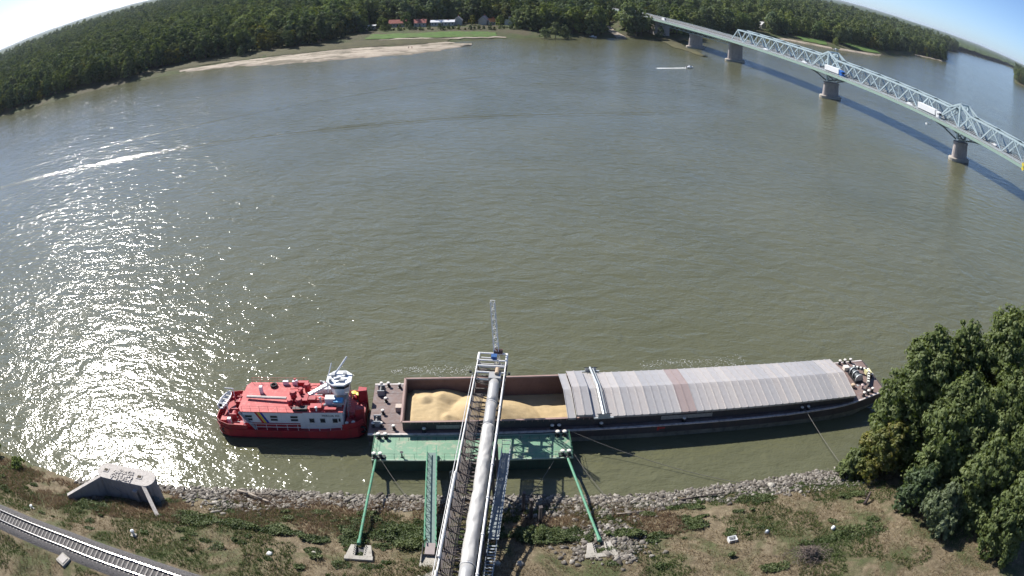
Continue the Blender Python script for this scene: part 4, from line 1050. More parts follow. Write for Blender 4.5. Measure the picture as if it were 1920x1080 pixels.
# head frame
hf = MB()
for s in (0, 1.7, 3.0, 4.5): hf.tube(C(s, XL, 0), C(s, XR, 0), .13, 8)
for x in (XL, XR): hf.tube(C(0, x, 0), C(1.8, x, 0), .17, 8).tube(C(0, x, 0), C(0, x, FL), .13, 8)
hf.tube(C(0, XL, FL), C(0, XR, FL), .12, 8).tube(C(.8, XL + .3, -.2), C(.8, 0.2, -.2), .1, 8)
hf.build('head_frame', paint('head_white', (.78, .77, .74), .45, .05, .1, 1), conv)
hf2 = MB()
for s in (2.4, 3.7, 5.3): hf2.tube(C(s, XL + .2, -.6), C(s, XR - .2, -.6), .14, 8)
hf2.build('head_roller', M_GALV, conv)
MB().cbox(C(1.1, .2, .1), (.75, .8, .7)).build('drive_motor', flat('motor_blue', (.03, .10, .28), .4), conv)
MB().tube(C(-.3, .1, .1), C(-.3, 1.2, .1), .42, 12).build('cable_drum', paint('rust_drum', (.16, .08, .06), .7, .2, .3, 3), conv)
MB().tube(C(4.0, .9, .3), C(5.2, .9, .3), .28, 10).build('gearbox', paint('gear_tan', (.45, .33, .22), .6), conv)
for x, s_ in ((XL, -1), (XR, 1)): MB().bar(C(5, x, 0), C(5, x + s_ * .55, .25), .05).cbox(C(5, x + s_ * .6, .3), (.28, .28, .28)).build('flood_lamp', M_BLACK, conv)
# lattice mast at the head
ba, bb = C(-.35, .55, -2.0), Vector((-.15, .3, 7.6))
sd_ = Vector((.33, 0, 0)); ud_ = Vector((0, .33, 0))
boom = MB()
for sx in (-1, 1):
    for su in (-1, 1): boom.bar(ba + sd_*sx + ud_*su, bb + sd_*sx*.8 + ud_*su*.8, .10)
bo_ = boom.build('mast_chord', MATS['head_white'], conv)
for i in range(14):
    p, q = ba.lerp(bb, i/14), ba.lerp(bb, (i+1)/14); k1 = 1 - .2*i/14; lb = MB()
    for su in (-1, 1): lb.bar(p + sd_*(k1 if i % 2 else -k1) + ud_*su*k1, q + sd_*(-k1 if i % 2 else k1) + ud_*su*k1, .07)
    for sx in (-1, 1): lb.bar(p + ud_*(k1 if i % 2 else -k1) + sd_*sx*k1, q + ud_*(-k1 if i % 2 else k1) + sd_*sx*k1, .06)
    lb.bar(q - sd_*k1 + ud_*k1, q + sd_*k1 + ud_*k1, .06).build('mast_lacing', MATS['head_white'], bo_)
# trestles carrying the gantry
def trestle(y, xw=.3):
    s = 79.2 - y; wx = -2.3 - .058 * s; zb = (ground(wx, y) if y < 61 else -1.0) - 9.6
    a, c_ = C(s, XL, FL - .1), C(s, XR, FL - .1); la, lc = Vector((XL - xw, a.y, zb - .3)), Vector((XR + xw, c_.y, zb - .3))
    for p_, q_ in ((a, la), (c_, lc)): MB().tube(p_, q_, .17, 8).build('trestle_leg', M_BST, conv)
    n = 2 if zb > -6 else 3
    for i in range(n):
        p0, p1 = a.lerp(la, i/n), a.lerp(la, (i+1)/n); q0, q1 = c_.lerp(lc, i/n), c_.lerp(lc, (i+1)/n)
        MB().bar(p0, q1, .1).build('trestle_brace', M_BST, conv); MB().bar(q0, p1, .1).build('trestle_brace', M_BST, conv); MB().bar(p1, q1, .12).build('trestle_brace', M_BST, conv)
for y in (62.6, 57.5, 47.0, 36.0, 25.0): trestle(y)
# caged ladder beside the gantry
lg = MB(); bx_, by_, bz_ = -6.2 + 2.3 + .058*19.6, 59.6 - 79.2, ground(-6.2, 59.6) - 9.6
for s in (-.25, .25): lg.bar((bx_ + s, by_, bz_), (bx_ + s, by_, bz_ + 5.2), .05)
for k in range(14): lg.bar((bx_ - .25, by_, bz_ + .3 + k*.35), (bx_ + .25, by_, bz_ + .3 + k*.35), .035)
for k in range(4):
    pts = [Vector((bx_ + .45*math.cos(t), by_ + .1 - .55*math.sin(t)*-1, bz_ + 2.4 + k*.85)) for t in np.linspace(0, math.pi, 7)]; lg.path(pts, .025, 4)
for t in np.linspace(0, math.pi, 5): lg.bar((bx_ + .45*math.cos(t), by_ + .1 + .55*math.sin(t), bz_ + 2.4), (bx_ + .45*math.cos(t), by_ + .1 + .55*math.sin(t), bz_ + 5), .03)
lg.bar((bx_, by_, bz_ + 5), (XL - .1, by_, bz_ + 5.3), .08); lg.build('caged_ladder', M_GALV, conv)

# ================================================================ THINGS ON THE NEAR BANK
# ---- railway
track = thing('railway_track', 'single railway track on concrete sleepers along the bank', 'railway track')
def rail_poly(off, z0, x0=-110, x1=-10, st=1.0):
    pts = []
    for x in np.arange(x0, x1 + .01, st):
        y = interp(x, TKX, TKY); dy = (interp(x + .5, TKX, TKY) - interp(x - .5, TKX, TKY)); n = Vector((-dy, 1, 0)).normalized()
        pts.append(Vector((x, y, z0)) + n * off)
    return pts
M_RAIL = paint('rail_steel', (.55, .53, .52), .22, .9, .12, 2.0); M_RAILS = paint('rail_rust', (.12, .07, .05), .7, .2, .2, 2.0)
for off in (-.86, .86):
    pts = rail_poly(off, 6.62); hd = MB(); wb = MB()
    for a, b_ in zip(pts[:-1], pts[1:]): hd.bar(a, b_, .085, .05); wb.bar(a - Vector((0, 0, .08)), b_ - Vector((0, 0, .08)), .03, .1); wb.bar(a - Vector((0, 0, .145)), b_ - Vector((0, 0, .145)), .15, .03)
    r_ = hd.build('rail', M_RAIL, track); wb.build('rail_web', M_RAILS, r_)
slm = MB().add([(-.13,-1.3,0),(.13,-1.3,0),(.13,1.3,0),(-.13,1.3,0),(-.10,-1.28,.16),(.10,-1.28,.16),(.10,1.28,.16),(-.10,1.28,.16)], [(0,3,2,1),(4,5,6,7),(0,1,5,4),(1,2,6,5),(2,3,7,6),(3,0,4,7)]).mesh('sleeper', paint('sleeper_concrete', (.27, .25, .23), .8, 0, .2, 3, stain=(.2, .16, .13), stain_amt=.4))
x = -78.0; k = 0
while x < -26:
    y = interp(x, TKX, TKY); dy = interp(x + .5, TKX, TKY) - interp(x - .5, TKX, TKY)
    link('sleeper', slm, track, (x, y, 6.30), math.atan(dy)); x += .70
def gravel_mat(name, a, b2):
    b = NB(name); p = b.pos(); n = b.n('ShaderNodeTexVoronoi'); n.inputs['Scale'].default_value = 14; b.l(p, n.inputs['Vector'])
    c = b.ramp(n.outputs['Color'], ((.1, a), (.9, b2))); b.principled(c, .9, 0, .3, b.bump(n.outputs['Distance'], .05)); return b.m
M_BALL = gravel_mat('ballast_stone', (.055, .05, .05), (.17, .16, .155))
prof = [(-2.9, -.45), (-1.9, .24), (-1.35, .30), (0, .27), (1.35, .30), (1.9, .24), (2.9, -.45)]
V = []; F = []; px = list(np.arange(-112, -8, 1.0))
for x in px:
    y = interp(x, TKX, TKY)
    for o_, z in prof: V.append((x, y + o_, 6.12 + z))
for i in range(len(px) - 1):
    for j in range(6): q = i * 7 + j; F.append((q, q + 7, q + 8, q + 1))
bl = link('ballast_bed', np_mesh('ballast_bed', V, F, M_BALL, smooth=False)); tag(bl, 'dark gravel bed under the railway track', 'ballast', kind='structure')

# ---- old concrete bridge abutment with wing walls
ab = thing('concrete_abutment', 'old round ended concrete pier stump with two sloping wing walls', 'abutment', (-48, 53.9, 0))
M_OLD = paint('old_concrete', (.36, .32, .29), .9, 0, .2, .9, stain=(.13, .11, .10), stain_amt=.55, bump=.05, streak=True)
M_OLDT = paint('old_concrete_top', (.50, .46, .42), .9, 0, .18, 1.2, stain=(.25, .22, .20), stain_amt=.6, bump=.05)
def stad(cx0, cx1, cy, hw, n=10):
    pts = [(cx1 + hw*math.sin(t), cy - hw*math.cos(t)) for t in np.linspace(0, math.pi, n)] + [(cx0 - hw*math.sin(t), cy + hw*math.cos(t)) for t in np.linspace(0, math.pi, n)]
    return pts
MB().rings([[(x, y, z) for x, y in stad(-3.2, 3.6, .15, 1.45 + e)] for z, e in ((-2, .12), (4.6, 0), (4.605, .06), (4.95, .06))]).build('stump', M_OLD, ab)
MB().prism(stad(-3.2, 3.6, .15, 1.47), 4.955, 5.02).build('cap_slab', M_OLDT, ab)
rg = MB()
rs_ = np.random.RandomState(3)
for i in range(150):
    x, y = rs_.uniform(-1.9, 1.6), rs_.uniform(-1.25, .8); s = rs_.uniform(.12, .3); rg.cbox((x, y, 5.03 + s*.2), (s, s*.8, s*.55), rs_.uniform(0, 3))
ro = rg.build('broken_concrete', M_OLDT, ab); ro['kind'] = 'stuff'
for x in (-3.2, 2.6):
    MB().prism([(x - .45, -.2), (x + .45, -.2), (x + .45, .55), (x - .45, .55)], 5.024, 5.10).build('bearing_frame', M_OLDT, ab)
    MB().prism([(x - .3, -.05), (x + .3, -.05), (x + .3, .4), (x - .3, .4)], 5.104, 5.13).build('bearing_pocket', flat('rust_dark', (.05, .035, .02), .9), ab)
def wing(pa, pb, za, zb, th=.42):
    pa, pb = Vector((*pa, 0)), Vector((*pb, 0)); d = (pb - pa).normalized(); n = Vector((-d.y, d.x, 0)) * th/2
    V = []
    for p, z in ((pa, za), (pb, zb)):
        for s in (-1, 1): V += [(p.x + n.x*s, p.y + n.y*s, -.5), (p.x + n.x*s, p.y + n.y*s, z)]
    o = MB().add(V, [(0,1,3,2),(4,6,7,5),(0,4,5,1),(2,3,7,6),(1,5,7,3),(0,2,6,4)]).build('wing_wall', M_OLD, ab)
    MB().bar(Vector((pa.x, pa.y, za + .04)), Vector((pb.x, pb.y, zb + .04)), th + .12, .1).build('coping', M_OLDT, o)
wing((-3.7, -1.15), (-9.1, -4.9), 4.95, 3.35); wing((3.7, -1.1), (6.9, -4.6), 4.95, 3.55)
wa = MB()
for x in (-1.5, ): wa.tube((x, -1.45, 2.9), (x, -1.25, 2.9), .75, 20)
wa.build('round_recess', M_OLD, ab)
MB().box(1.9, 2.5, -1.75, -1.25, 1.5, 4.0).build('buttress', M_OLD, ab); MB().box(1.85, 2.55, -1.8, -1.25, 4.0, 4.1).build('buttress_cap', M_OLDT, ab)
for k in range(4): MB().bar((4.6 + k*.25, -.9 - k*.02, 3.2), (5.5 + k*.5, -2.4 - .2*k, 1.0), .14).build('leaning_rail', M_STEELD, ab)

# ---- mooring posts by the water
for (x, y, h_, lb) in ((1.75, 58.36, 3.0, 'dark steel mooring post closest to the water'), (2.55, 56.23, 3.1, 'dark steel mooring post in the middle of three'), (3.51, 54.59, 2.7, 'dark steel mooring post furthest up the bank of three')):
    t = thing('mooring_post', lb, 'post', (x, y, ground(x, y) - .3), .2, 'mooring posts by the conveyor')
    MB().bar((0, 0, 0), (0, 0, h_ + .3), .10, .34).bar((-.16, 0, 0), (-.16, 0, h_ + .3), .04, .3).bar((.16, 0, 0), (.16, 0, h_ + .3), .04, .3).build('beam', paint('rusty_beam', (.10, .085, .085), .7, .2, .3, 2), t)
    MB().cbox((0, 0, h_ + .33), (.42, .40, .05)).build('cap_plate', M_BST, t)

# ---- small odds and ends on the grass
def manhole(x, y, label, w_=1.5, rz=.5):
    z = ground(x, y); t = thing('concrete_cover', label, 'cover slab', (x, y, z), rz)
    MB().box(-w_/2, w_/2, -w_/2, w_/2, -.2, .28).build('frame', M_CONC, t, bevel=.03); MB().box(-w_*.36, w_*.36, -w_*.36, w_*.36, .282, .36).build('lid', M_OLDT, t, bevel=.02); return t
manhole(-49.7, 35.6, 'square concrete cover beside the railway track', 1.7, -.35)
M_WM = flat('marker_white', (.80, .80, .78), .5)
def marker(x, y, label, h_=.8):
    z = ground(x, y); t = thing('marker_stone', label, 'marker stone', (x, y, z))
    MB().prism([(-.4, -.3), (.4, -.3), (.4, .3), (-.4, .3)], -.2, .22).build('plinth', M_CONC, t); MB().lathe((0, .05, .22), ((.2, 0), (.2, h_*.6), (.28, h_*.65), (.26, h_*.85), (.08, h_)), 10).build('post', M_WM, t)
marker(-42.3, 44.2, 'white topped marker post below the wing wall'); marker(-61.2, 43.4, 'white topped marker post beside the left end of the track', .6)
def rock_thing(x, y, s, label, m):
    bm = bmesh.new(); bmesh.ops.create_icosphere(bm, subdivisions=2, radius=s)
    for v in bm.verts: v.co *= 1 + .35 * mnoise.noise(v.co * 1.7 / s + Vector((x, y, 0))); v.co.z *= .7
    me = bpy.data.meshes.new('boulder'); bm.to_mesh(me); bm.free(); me.materials.append(m)
    o = link('boulder', me, None, (x, y, ground(x, y) + s*.2)); return tag(o, label, 'boulder')
rock_thing(-24.7, 45.5, .36, 'round white boulder alone on the dry grass', M_WM); rock_thing(-19.9, 46.4, .34, 'tan boulder beside the forked concrete block', M_CONC)
rock_thing(-1.0, 46.0 + .6, .4, 'pale boulder at the side of the grey ladder', M_CONC); rock_thing(1.3, 46.6, .4, 'pale boulder near the shaded trackway', M_CONC); rock_thing(33.4, 62.0, .55, 'pale boulder at the edge of the water on the right', M_CONC)
# paint can / white box lying on the bank, white bag
wb = thing('white_crate', 'overturned white plastic crate lying on the dry grass', 'crate', (24.1, 49.3, ground(24.1, 49.3)), .15)
MB().box(-.5, .5, -.35, -.29, 0, .5).box(-.5, .5, .29, .35, 0, .5).box(-.5, -.44, -.28, .28, 0, .5).box(.44, .5, -.28, .28, 0, .5).box(-.43, .43, -.28, .28, .02, .06).build('body', M_WM, wb)
MB().box(-.25, .25, -.36, -.352, .25, .38).build('handle_slot', M_BLACK, wb)
for x, y, lb in ((36.6, 48.6, 'small white bag on the grass right of the brush pile'), (28.4, 49.8, 'small dark bucket on the grass behind the white crate')):
    o = MB().lathe((0, 0, 0), ((.2, 0), (.3, .15), (.26, .4), (.1, .55)), 9).build('sack' if 'bag' in lb else 'bucket', M_WM if 'bag' in lb else M_GALV, None, (x, y, ground(x, y)), smooth=True); tag(o, lb, 'bag' if 'bag' in lb else 'bucket')
# driftwood logs
M_WOOD = paint('driftwood', (.30, .25, .20), .8, 0, .25, 2, stain=(.12, .09, .07), stain_amt=.5); M_WOODD = paint('dark_log', (.07, .05, .045), .8, 0, .3, 2)
def log(label, pts, r_, m, branches=0, seed=1):
    rr = random.Random(seed); P = [Vector((x, y, ground(x, y) + h)) for x, y, h in pts]; b_ = MB(); n = len(P) - 1
    for i in range(n): b_.tube(P[i], P[i+1], r_*(1-.5*i/n), 7, r_*(1-.5*(i+1)/n))
    for k in range(branches):
        p = P[0].lerp(P[-1], rr.uniform(.3, .95)); q = p + Vector((rr.uniform(-1.4, 1.4), rr.uniform(-1, 1), rr.uniform(.3, 1.2))); b_.tube(p, q, r_*.4, 5, r_*.12)
    o = b_.build('driftwood_log', m, smooth=True); return tag(o, label, 'log')
log('forked bleached driftwood stranded on the stones left of the pontoon', [(-33.5, 58.9, .5), (-31.5, 57.9, .6), (-29.2, 56.9, .5), (-27.8, 56.3, .4)], .2, M_WOOD, 7, 2)
log('bleached driftwood pole beside the forked driftwood', [(-31.5, 58.6, .4), (-29, 58.2, .8), (-28.6, 59.6, .9)], .13, M_WOOD, 3, 5)
log('straight pale pole lying on the right bank stones', [(12.3, 56.6, .35), (15.2, 56.75, .35)], .10, M_WOOD)
log('long grey log on the stones of the right bank', [(20.4, 59.6, .35), (23, 60.2, .3), (26.5, 60.7, .3)], .13, M_WOODD, 2, 3)
log('dark snag leaning on the bank by the trees', [(43.2, 52.9, .2), (43.9, 53.6, .7), (44.6, 54.4, 1.1)], .26, M_WOODD, 2, 4)
# heap of cut brushwood
bp = MB(); rr = random.Random(9); cx, cy_ = 31.9, 44.6
for i in range(900):
    a = rr.uniform(0, 6.28); d = abs(rr.gauss(0, 1.1)); x, y = cx + d*math.cos(a)*1.45, cy_ + d*math.sin(a)*.95
    hgt = 1.35*math.exp(-(d/1.5)**2)*rr.uniform(.3, 1); p = Vector((x, y, ground(x, y) + .05 + hgt)); t = Vector((rr.uniform(-1, 1)*1.5, rr.uniform(-1, 1), rr.uniform(-.25, .35)))*rr.uniform(.35, .75)
    bp.tube(p - t*.5, p + t*.5, rr.uniform(.018, .04), 4, .01, False)
o = bp.build('brushwood_pile', paint('dead_twigs', (.20, .155, .125), .85, 0, .35, 1.5)); tag(o, 'brown pile of dead branches on the bank', 'brush pile')

# ---- riprap stones along the waterline
def stone_base(seed):
    bm = bmesh.new(); bmesh.ops.create_icosphere(bm, subdivisions=1, radius=1.0)
    for v in bm.verts: v.co *= 1 + .9 * mnoise.noise(v.co * 1.1 + Vector((seed * 3.1, 0, 0))); v.co.z *= .62
    V = np.array([v.co[:] for v in bm.verts]); F = np.array([[v.index for v in f_.verts] for f_ in bm.faces]); bm.free(); return V, F
SB = [stone_base(i) for i in range(6)]
def scatter_stones(name, P, S, mat, label):
    VV, FF, T = [], [], []; off = 0
    for i, (p, s) in enumerate(zip(P, S)):
        V_, F_ = SB[i % 6]; a = rng.uniform(0, 6.28); ca, sa = math.cos(a), math.sin(a); sc_ = s * np.array([rng.uniform(.75, 1.3), rng.uniform(.6, 1), rng.uniform(.6, 1)])
        w_ = V_ * sc_; w_ = np.stack([ca*w_[:,0]-sa*w_[:,1], sa*w_[:,0]+ca*w_[:,1], w_[:,2]], 1) + p
        VV.append(w_); FF.append(F_ + off); off += len(V_); T.append(np.full(len(F_), rng.uniform()))
    o = link(name, np_mesh(name, np.concatenate(VV), np.concatenate(FF), mat, {'tint': np.concatenate(T)})); return tag(o, label, 'stones', kind='stuff')
b = NB('riprap_stone'); at = b.n('ShaderNodeAttribute'); at.attribute_name = 'tint'; p = b.pos()
c_ = b.ramp(at.outputs['Fac'], ((0, (.05, .043, .036)), (.35, (.125, .11, .093)), (.8, (.22, .20, .175)), (1, (.36, .33, .29))))
c_ = b.mix(b.ramp(b.noise(5, 4, .6, p), ((.45, .0), (.7, .45))), c_, (.12, .10, .08)); b.principled(c_, .85, 0, .3); M_RIP = b.m
P, S = [], []
n_try = 0
while len(P) < 11000 and n_try < 120000:
    n_try += 1; x = rng.uniform(-60, 66); d = abs(rng.normal(0, 3.3)) - .35
    wmax = interp(x, [-60, -46, -42, -30, -12, 0, 8, 20, 30, 42, 66], [1.2, 2.0, 5.0, 5.5, 4.5, 5.0, 7.5, 6.5, 6.5, 8, 6])
    pt = .5 + .5 * fbm(x, d * 1.5, .16, 4.4, 3)
    if d > wmax * (.3 + .95 * pt) or rng.random() < .25 + .5*(.5 + .5*fbm(x, d, .5, 1.4, 3))*(d > 1): continue
    y = interp(x, SX, SY) - d; s = abs(rng.normal(.12, .09)) + .07
    P.append((x, y, max(gz(x, y), -.15) + s * .25)); S.append(s)
for (cx, cy_, sx, sy, n) in ((10.2, 52.4, 1.8, 1.3, 260), (12.5, 50.8, 1.4, 1.6, 220), (7.6, 48.6, 1.0, 1.0, 90), (11.8, 48.0, .8, 1.0, 90), (-54.5, 51.2, 1.6, .9, 150), (-33, 55, 2.5, .9, 160)):
    for i in range(n):
        x, y = rng.normal(cx, sx), rng.normal(cy_, sy); s = abs(rng.normal(.16, .07)) + .09; P.append((x, y, gz(x, y) + s * .25)); S.append(s)
scatter_stones('riprap_stones', P, S, M_RIP, 'tumbled pale riprap stones along the near waterline')

# ---- grass and weeds as real blades
def blade_mat(name, stops, rough=.8):
    b = NB(name); at = b.n('ShaderNodeAttribute'); at.attribute_name = 'tint'
    c = b.ramp(at.outputs['Fac'], stops); p_ = b.n('ShaderNodeBsdfDiffuse'); b.l(c, p_.inputs[0]); tr = b.n('ShaderNodeBsdfTranslucent'); b.l(c, tr.inputs[0])
    mx = b.n('ShaderNodeMixShader'); mx.inputs[0].default_value = .3; b.l(p_.outputs[0], mx.inputs[1]); b.l(tr.outputs[0], mx.inputs[2]); b.l(mx.outputs[0], b.out.inputs[0]); return b.m
def tufts(name, X, Y, H, Wd, per, mat, label, cat, lean=.5):
    n = len(X); Z = np.array([gz(a, b2) for a, b2 in zip(X, Y)])
    X, Y, Z, H = [np.repeat(a, per) for a in (X, Y, Z, H)]; m = len(X); a = rng.uniform(0, 6.28, m); r_ = rng.uniform(0, .22, m)
    bx = X + r_*np.cos(a)*H; by = Y + r_*np.sin(a)*H; a2 = rng.uniform(0, 6.28, m); w_ = Wd * rng.uniform(.6, 1.3, m); hh = H * rng.uniform(.55, 1.15, m)
    tx_ = bx + rng.normal(0, lean, m)*hh; ty = by + rng.normal(0, lean, m)*hh
    A = np.stack([bx - w_*np.cos(a2), by - w_*np.sin(a2), Z - .03], 1); B = np.stack([bx + w_*np.cos(a2), by + w_*np.sin(a2), Z - .03], 1); T = np.stack([tx_, ty, Z + hh], 1)
    V = np.stack([A, B, T], 1).reshape(-1, 3); F = np.arange(3*m).reshape(-1, 3); t = np.repeat(rng.uniform(0, 1, n), per)*.6 + rng.uniform(0, .4, m)
    o = link(name, np_mesh(name, V, F, mat, {'tint': t})); return tag(o, label, cat, kind='stuff')
M_DRY = blade_mat('dry_grass_blade', ((0, (.13, .095, .055)), (.4, (.25, .19, .11)), (.75, (.36, .29, .18)), (1, (.45, .38, .25))))
M_RUSTW = blade_mat('dock_weed_brown', ((0, (.12, .085, .06)), (.5, (.26, .18, .12)), (1, (.42, .32, .20))))
M_GRN = blade_mat('green_grass_blade', ((0, (.04, .07, .02)), (.5, (.085, .13, .04)), (1, (.17, .21, .075))))
def sample(n, x0, x1, d0, d1, fn):
    X = rng.uniform(x0, x1, n); D = rng.uniform(d0, d1, n); keep = []
    for i in range(n):
        if fn(X[i], D[i]): keep.append(i)
    X, D = X[keep], D[keep]; return X, np.array([interp(a, SX, SY) for a in X]) - D
def off_track(x, d): 
    y = interp(x, SX, SY) - d; return abs(y - interp(x, TKX, TKY)) > 2.6 and not (-53.5 < x < -42 and 52 < y < 56.2)
gm = lambda x, d, s: .5 + .5*fbm(x, d, .13, s, 4)
X, Y = sample(62000, -80, 62, 5, 34, lambda x, d: off_track(x, d) and gm(x, d, 1.0) > .36)
tufts('dry_grass', X, Y, rng.uniform(.12, .42, len(X)), .022, 4, M_DRY, 'short dry straw coloured grass on the bank', 'grass', .6)
X, Y = sample(20000, -78, 20, 1.5, 10.5, lambda x, d: off_track(x, d) and (gm(x, d, 7.0) > .54 if x > -14 else gm(x, d, 7.0) > .41))
tufts('brown_weeds', X, Y, rng.uniform(.2, .6, len(X)), .03, 5, M_RUSTW, 'rusty brown dead weeds above the stones', 'weeds', .35)
X, Y = sample(90000, -80, 62, 2.0, 26, lambda x, d: off_track(x, d) and gm(x, d, 21.0) > .51)
tufts('green_grass', X, Y, rng.uniform(.15, .45, len(X)), .03, 4, M_GRN, 'patches of green grass on the bank', 'grass', .5)

# ================================================================ TREES AND SHRUBS
def leaf_mat(name, stops, trans=.42, objvar=True):
    b = NB(name); at = b.n('ShaderNodeAttribute'); at.attribute_name = 'tint'
    c = b.ramp(at.outputs['Fac'], stops)
    if objvar:
        oi = b.n('ShaderNodeObjectInfo'); c = b.mix(1.0, c, b.ramp(oi.outputs['Random'], ((0, (.62, .70, .68)), (.3, (.9, .95, .95)), (.55, (1.1, 1.05, .9)), (.8, (1.5, 1.38, .9)), (1, (1.25, 1.3, 1.45)))), 'MULTIPLY')
        c = b.mix(b.ramp(b.noise(.0045, 3, .6, b.pos(), .6), ((.50, 0.0), (.60, .6))), c, b.mix(1.0, c, (1.45, 1.42, 1.15), 'MULTIPLY'))     # stands of paler species
    d = b.n('ShaderNodeBsdfDiffuse'); b.l(c, d.inputs[0]); tr = b.n('ShaderNodeBsdfTranslucent'); b.l(b.mix(1.0, c, (1.1, 1.15, .6), 'MULTIPLY'), tr.inputs[0])
    mx = b.n('ShaderNodeMixShader'); mx.inputs[0].default_value = trans; b.l(d.outputs[0], mx.inputs[1]); b.l(tr.outputs[0], mx.inputs[2])
    gl = b.n('ShaderNodeBsdfGlossy'); gl.inputs['Roughness'].default_value = .6; m2 = b.n('ShaderNodeMixShader'); m2.inputs[0].default_value = .02
    b.l(mx.outputs[0], m2.inputs[1]); b.l(gl.outputs[0], m2.inputs[2]); b.l(m2.outputs[0], b.out.inputs[0]); return b.m
M_LEAF = leaf_mat('tree_leaves', ((0, (.064, .090, .040)), (.5, (.110, .146, .062)), (1, (.170, .212, .095))))
M_LEAFW = leaf_mat('willow_leaves', ((0, (.075, .10, .052)), (.5, (.135, .17, .095)), (1, (.21, .25, .155))))
M_LEAFN = leaf_mat('near_tree_leaves', ((0, (.066, .094, .028)), (.5, (.124, .160, .050)), (1, (.200, .235, .088))), .42, False)
M_LEAFY = leaf_mat('yellowing_leaves', ((0, (.06, .08, .02)), (.5, (.115, .125, .034)), (1, (.20, .17, .05))))
M_BRAM = leaf_mat('bramble_leaves', ((0, (.040, .060, .022)), (.5, (.075, .105, .036)), (1, (.14, .165, .065))), .3, False)
M_BARK = paint('bark', (.10, .085, .07), .9, 0, .3, 3, bump=.05)
def leaf_cloud(lobes, n, size, r_=None, shell=.35, droop=0.0):
    """lobes: (cx,cy,cz, rx,ry,rz). quads on clumps near the lobes' surface -> verts, faces, tint"""
    r_ = r_ or np.random.default_rng(5); vol = np.array([l[3]*l[4]+l[4]*l[5]+l[3]*l[5] for l in lobes]); vol = vol/vol.sum()
    V, T = [], []
    for l, w_ in zip(lobes, vol):
        m = max(8, int(n*w_)); nc = max(6, m//26)
        u = r_.normal(size=(nc, 3)); u /= np.linalg.norm(u, axis=1)[:, None]; u[:, 2] = np.where(u[:, 2] < -.55, -u[:, 2], u[:, 2])
        rad = 1 - shell*r_.random(nc)**1.6
        cc = u*rad[:, None]*np.array(l[3:6]) + np.array(l[:3]); cs = (l[3]+l[4]+l[5])/3*r_.uniform(.16, .30, nc)
        k = r_.integers(0, nc, m); off = r_.normal(size=(m, 3)); off /= np.linalg.norm(off, axis=1)[:, None]; off *= (r_.random(m)**.5)[:, None]
        p = cc[k] + off*cs[k][:, None]*np.array([1.15, 1.15, .8]) 
        p[:, 2] -= droop*r_.random(m)*cs[k]
        nrm = u[k]*.45 + off*1.0 + r_.normal(size=(m, 3))*.28 + np.array([0, 0, .25]); nrm /= np.linalg.norm(nrm, axis=1)[:, None]
        a = np.cross(nrm, r_.normal(size=(m, 3))); a /= np.linalg.norm(a, axis=1)[:, None]; b_ = np.cross(nrm, a)
        s = size*r_.uniform(.6, 1.35, m)[:, None]; a *= s; b_ *= s*.62
        V.append(np.stack([p - a, p - b_*.9 + a*.1, p + a, p + b_*.9 - a*.1], 1).reshape(-1, 3))
        ct = r_.random(nc); T.append(np.clip(.6*ct[k] + .4*r_.random(m), 0, 1))
    V = np.concatenate(V); return V, np.arange(len(V)).reshape(-1, 4), np.concatenate(T)
def limb_mesh(h, r0, spread, n=7, seed=1, fork=.35):
    rr = random.Random(seed); b_ = MB(); top = Vector((rr.uniform(-.05, .05)*h, rr.uniform(-.05, .05)*h, h*.78)); k = 5; P = [Vector((0, 0, -.5)).lerp(top, i/k) + Vector((rr.uniform(-1, 1), rr.uniform(-1, 1), 0))*h*.012*(i > 0) for i in range(k + 1)]
    for i in range(k): b_.tube(P[i], P[i+1], r0*(1 - .8*i/k), 8, r0*(1 - .8*(i+1)/k))
    for j in range(n):
        t = fork + (.95 - fork)*j/n; p = Vector((0, 0, -.5)).lerp(top, t); a = j*2.4 + rr.uniform(0, 1); L = spread*rr.uniform(.55, 1.0)*(1.15 - .5*t)
        m = p + Vector((math.cos(a)*L*.55, math.sin(a)*L*.55, L*.30)); q = p + Vector((math.cos(a)*L, math.sin(a)*L, L*.72)); rb = r0*.42*(1 - .5*t)
        b_.tube(p, m, rb, 6, rb*.65).tube(m, q, rb*.65, 5, rb*.2)
        for s_ in (-1, 1): b_.tube(m, m + Vector((math.cos(a + s_*.8)*L*.4, math.sin(a + s_*.8)*L*.4, L*.3)), rb*.45, 5, rb*.1)
    return b_.mesh('trunk', M_BARK)
def rand_lobes(h, w_, n, rr, base=.3, tall=False):
    L = [(0, 0, h*(base + (1-base)*.5), w_*.36, w_*.36, h*(1-base)*.40)]
    for i in range(n):
        t = rr.uniform(0, 1); z = h*(base + .06 + (1-base)*.84*t); prof = math.sin(math.pi*min(1, .22 + .74*t))**.7; a = i*2.399 + rr.uniform(-.4, .4); d = w_*.36*prof*rr.uniform(.65, 1.05); s = w_*rr.uniform(.19, .30)*(1.1 - .3*t)
        L.append((d*math.cos(a), d*math.sin(a), z, s, s, s*(1.25 if tall else .92)))
    L.append((rr.uniform(-.08, .08)*w_, rr.uniform(-.08, .08)*w_, h*.9, w_*.17, w_*.17, h*.10)); return L

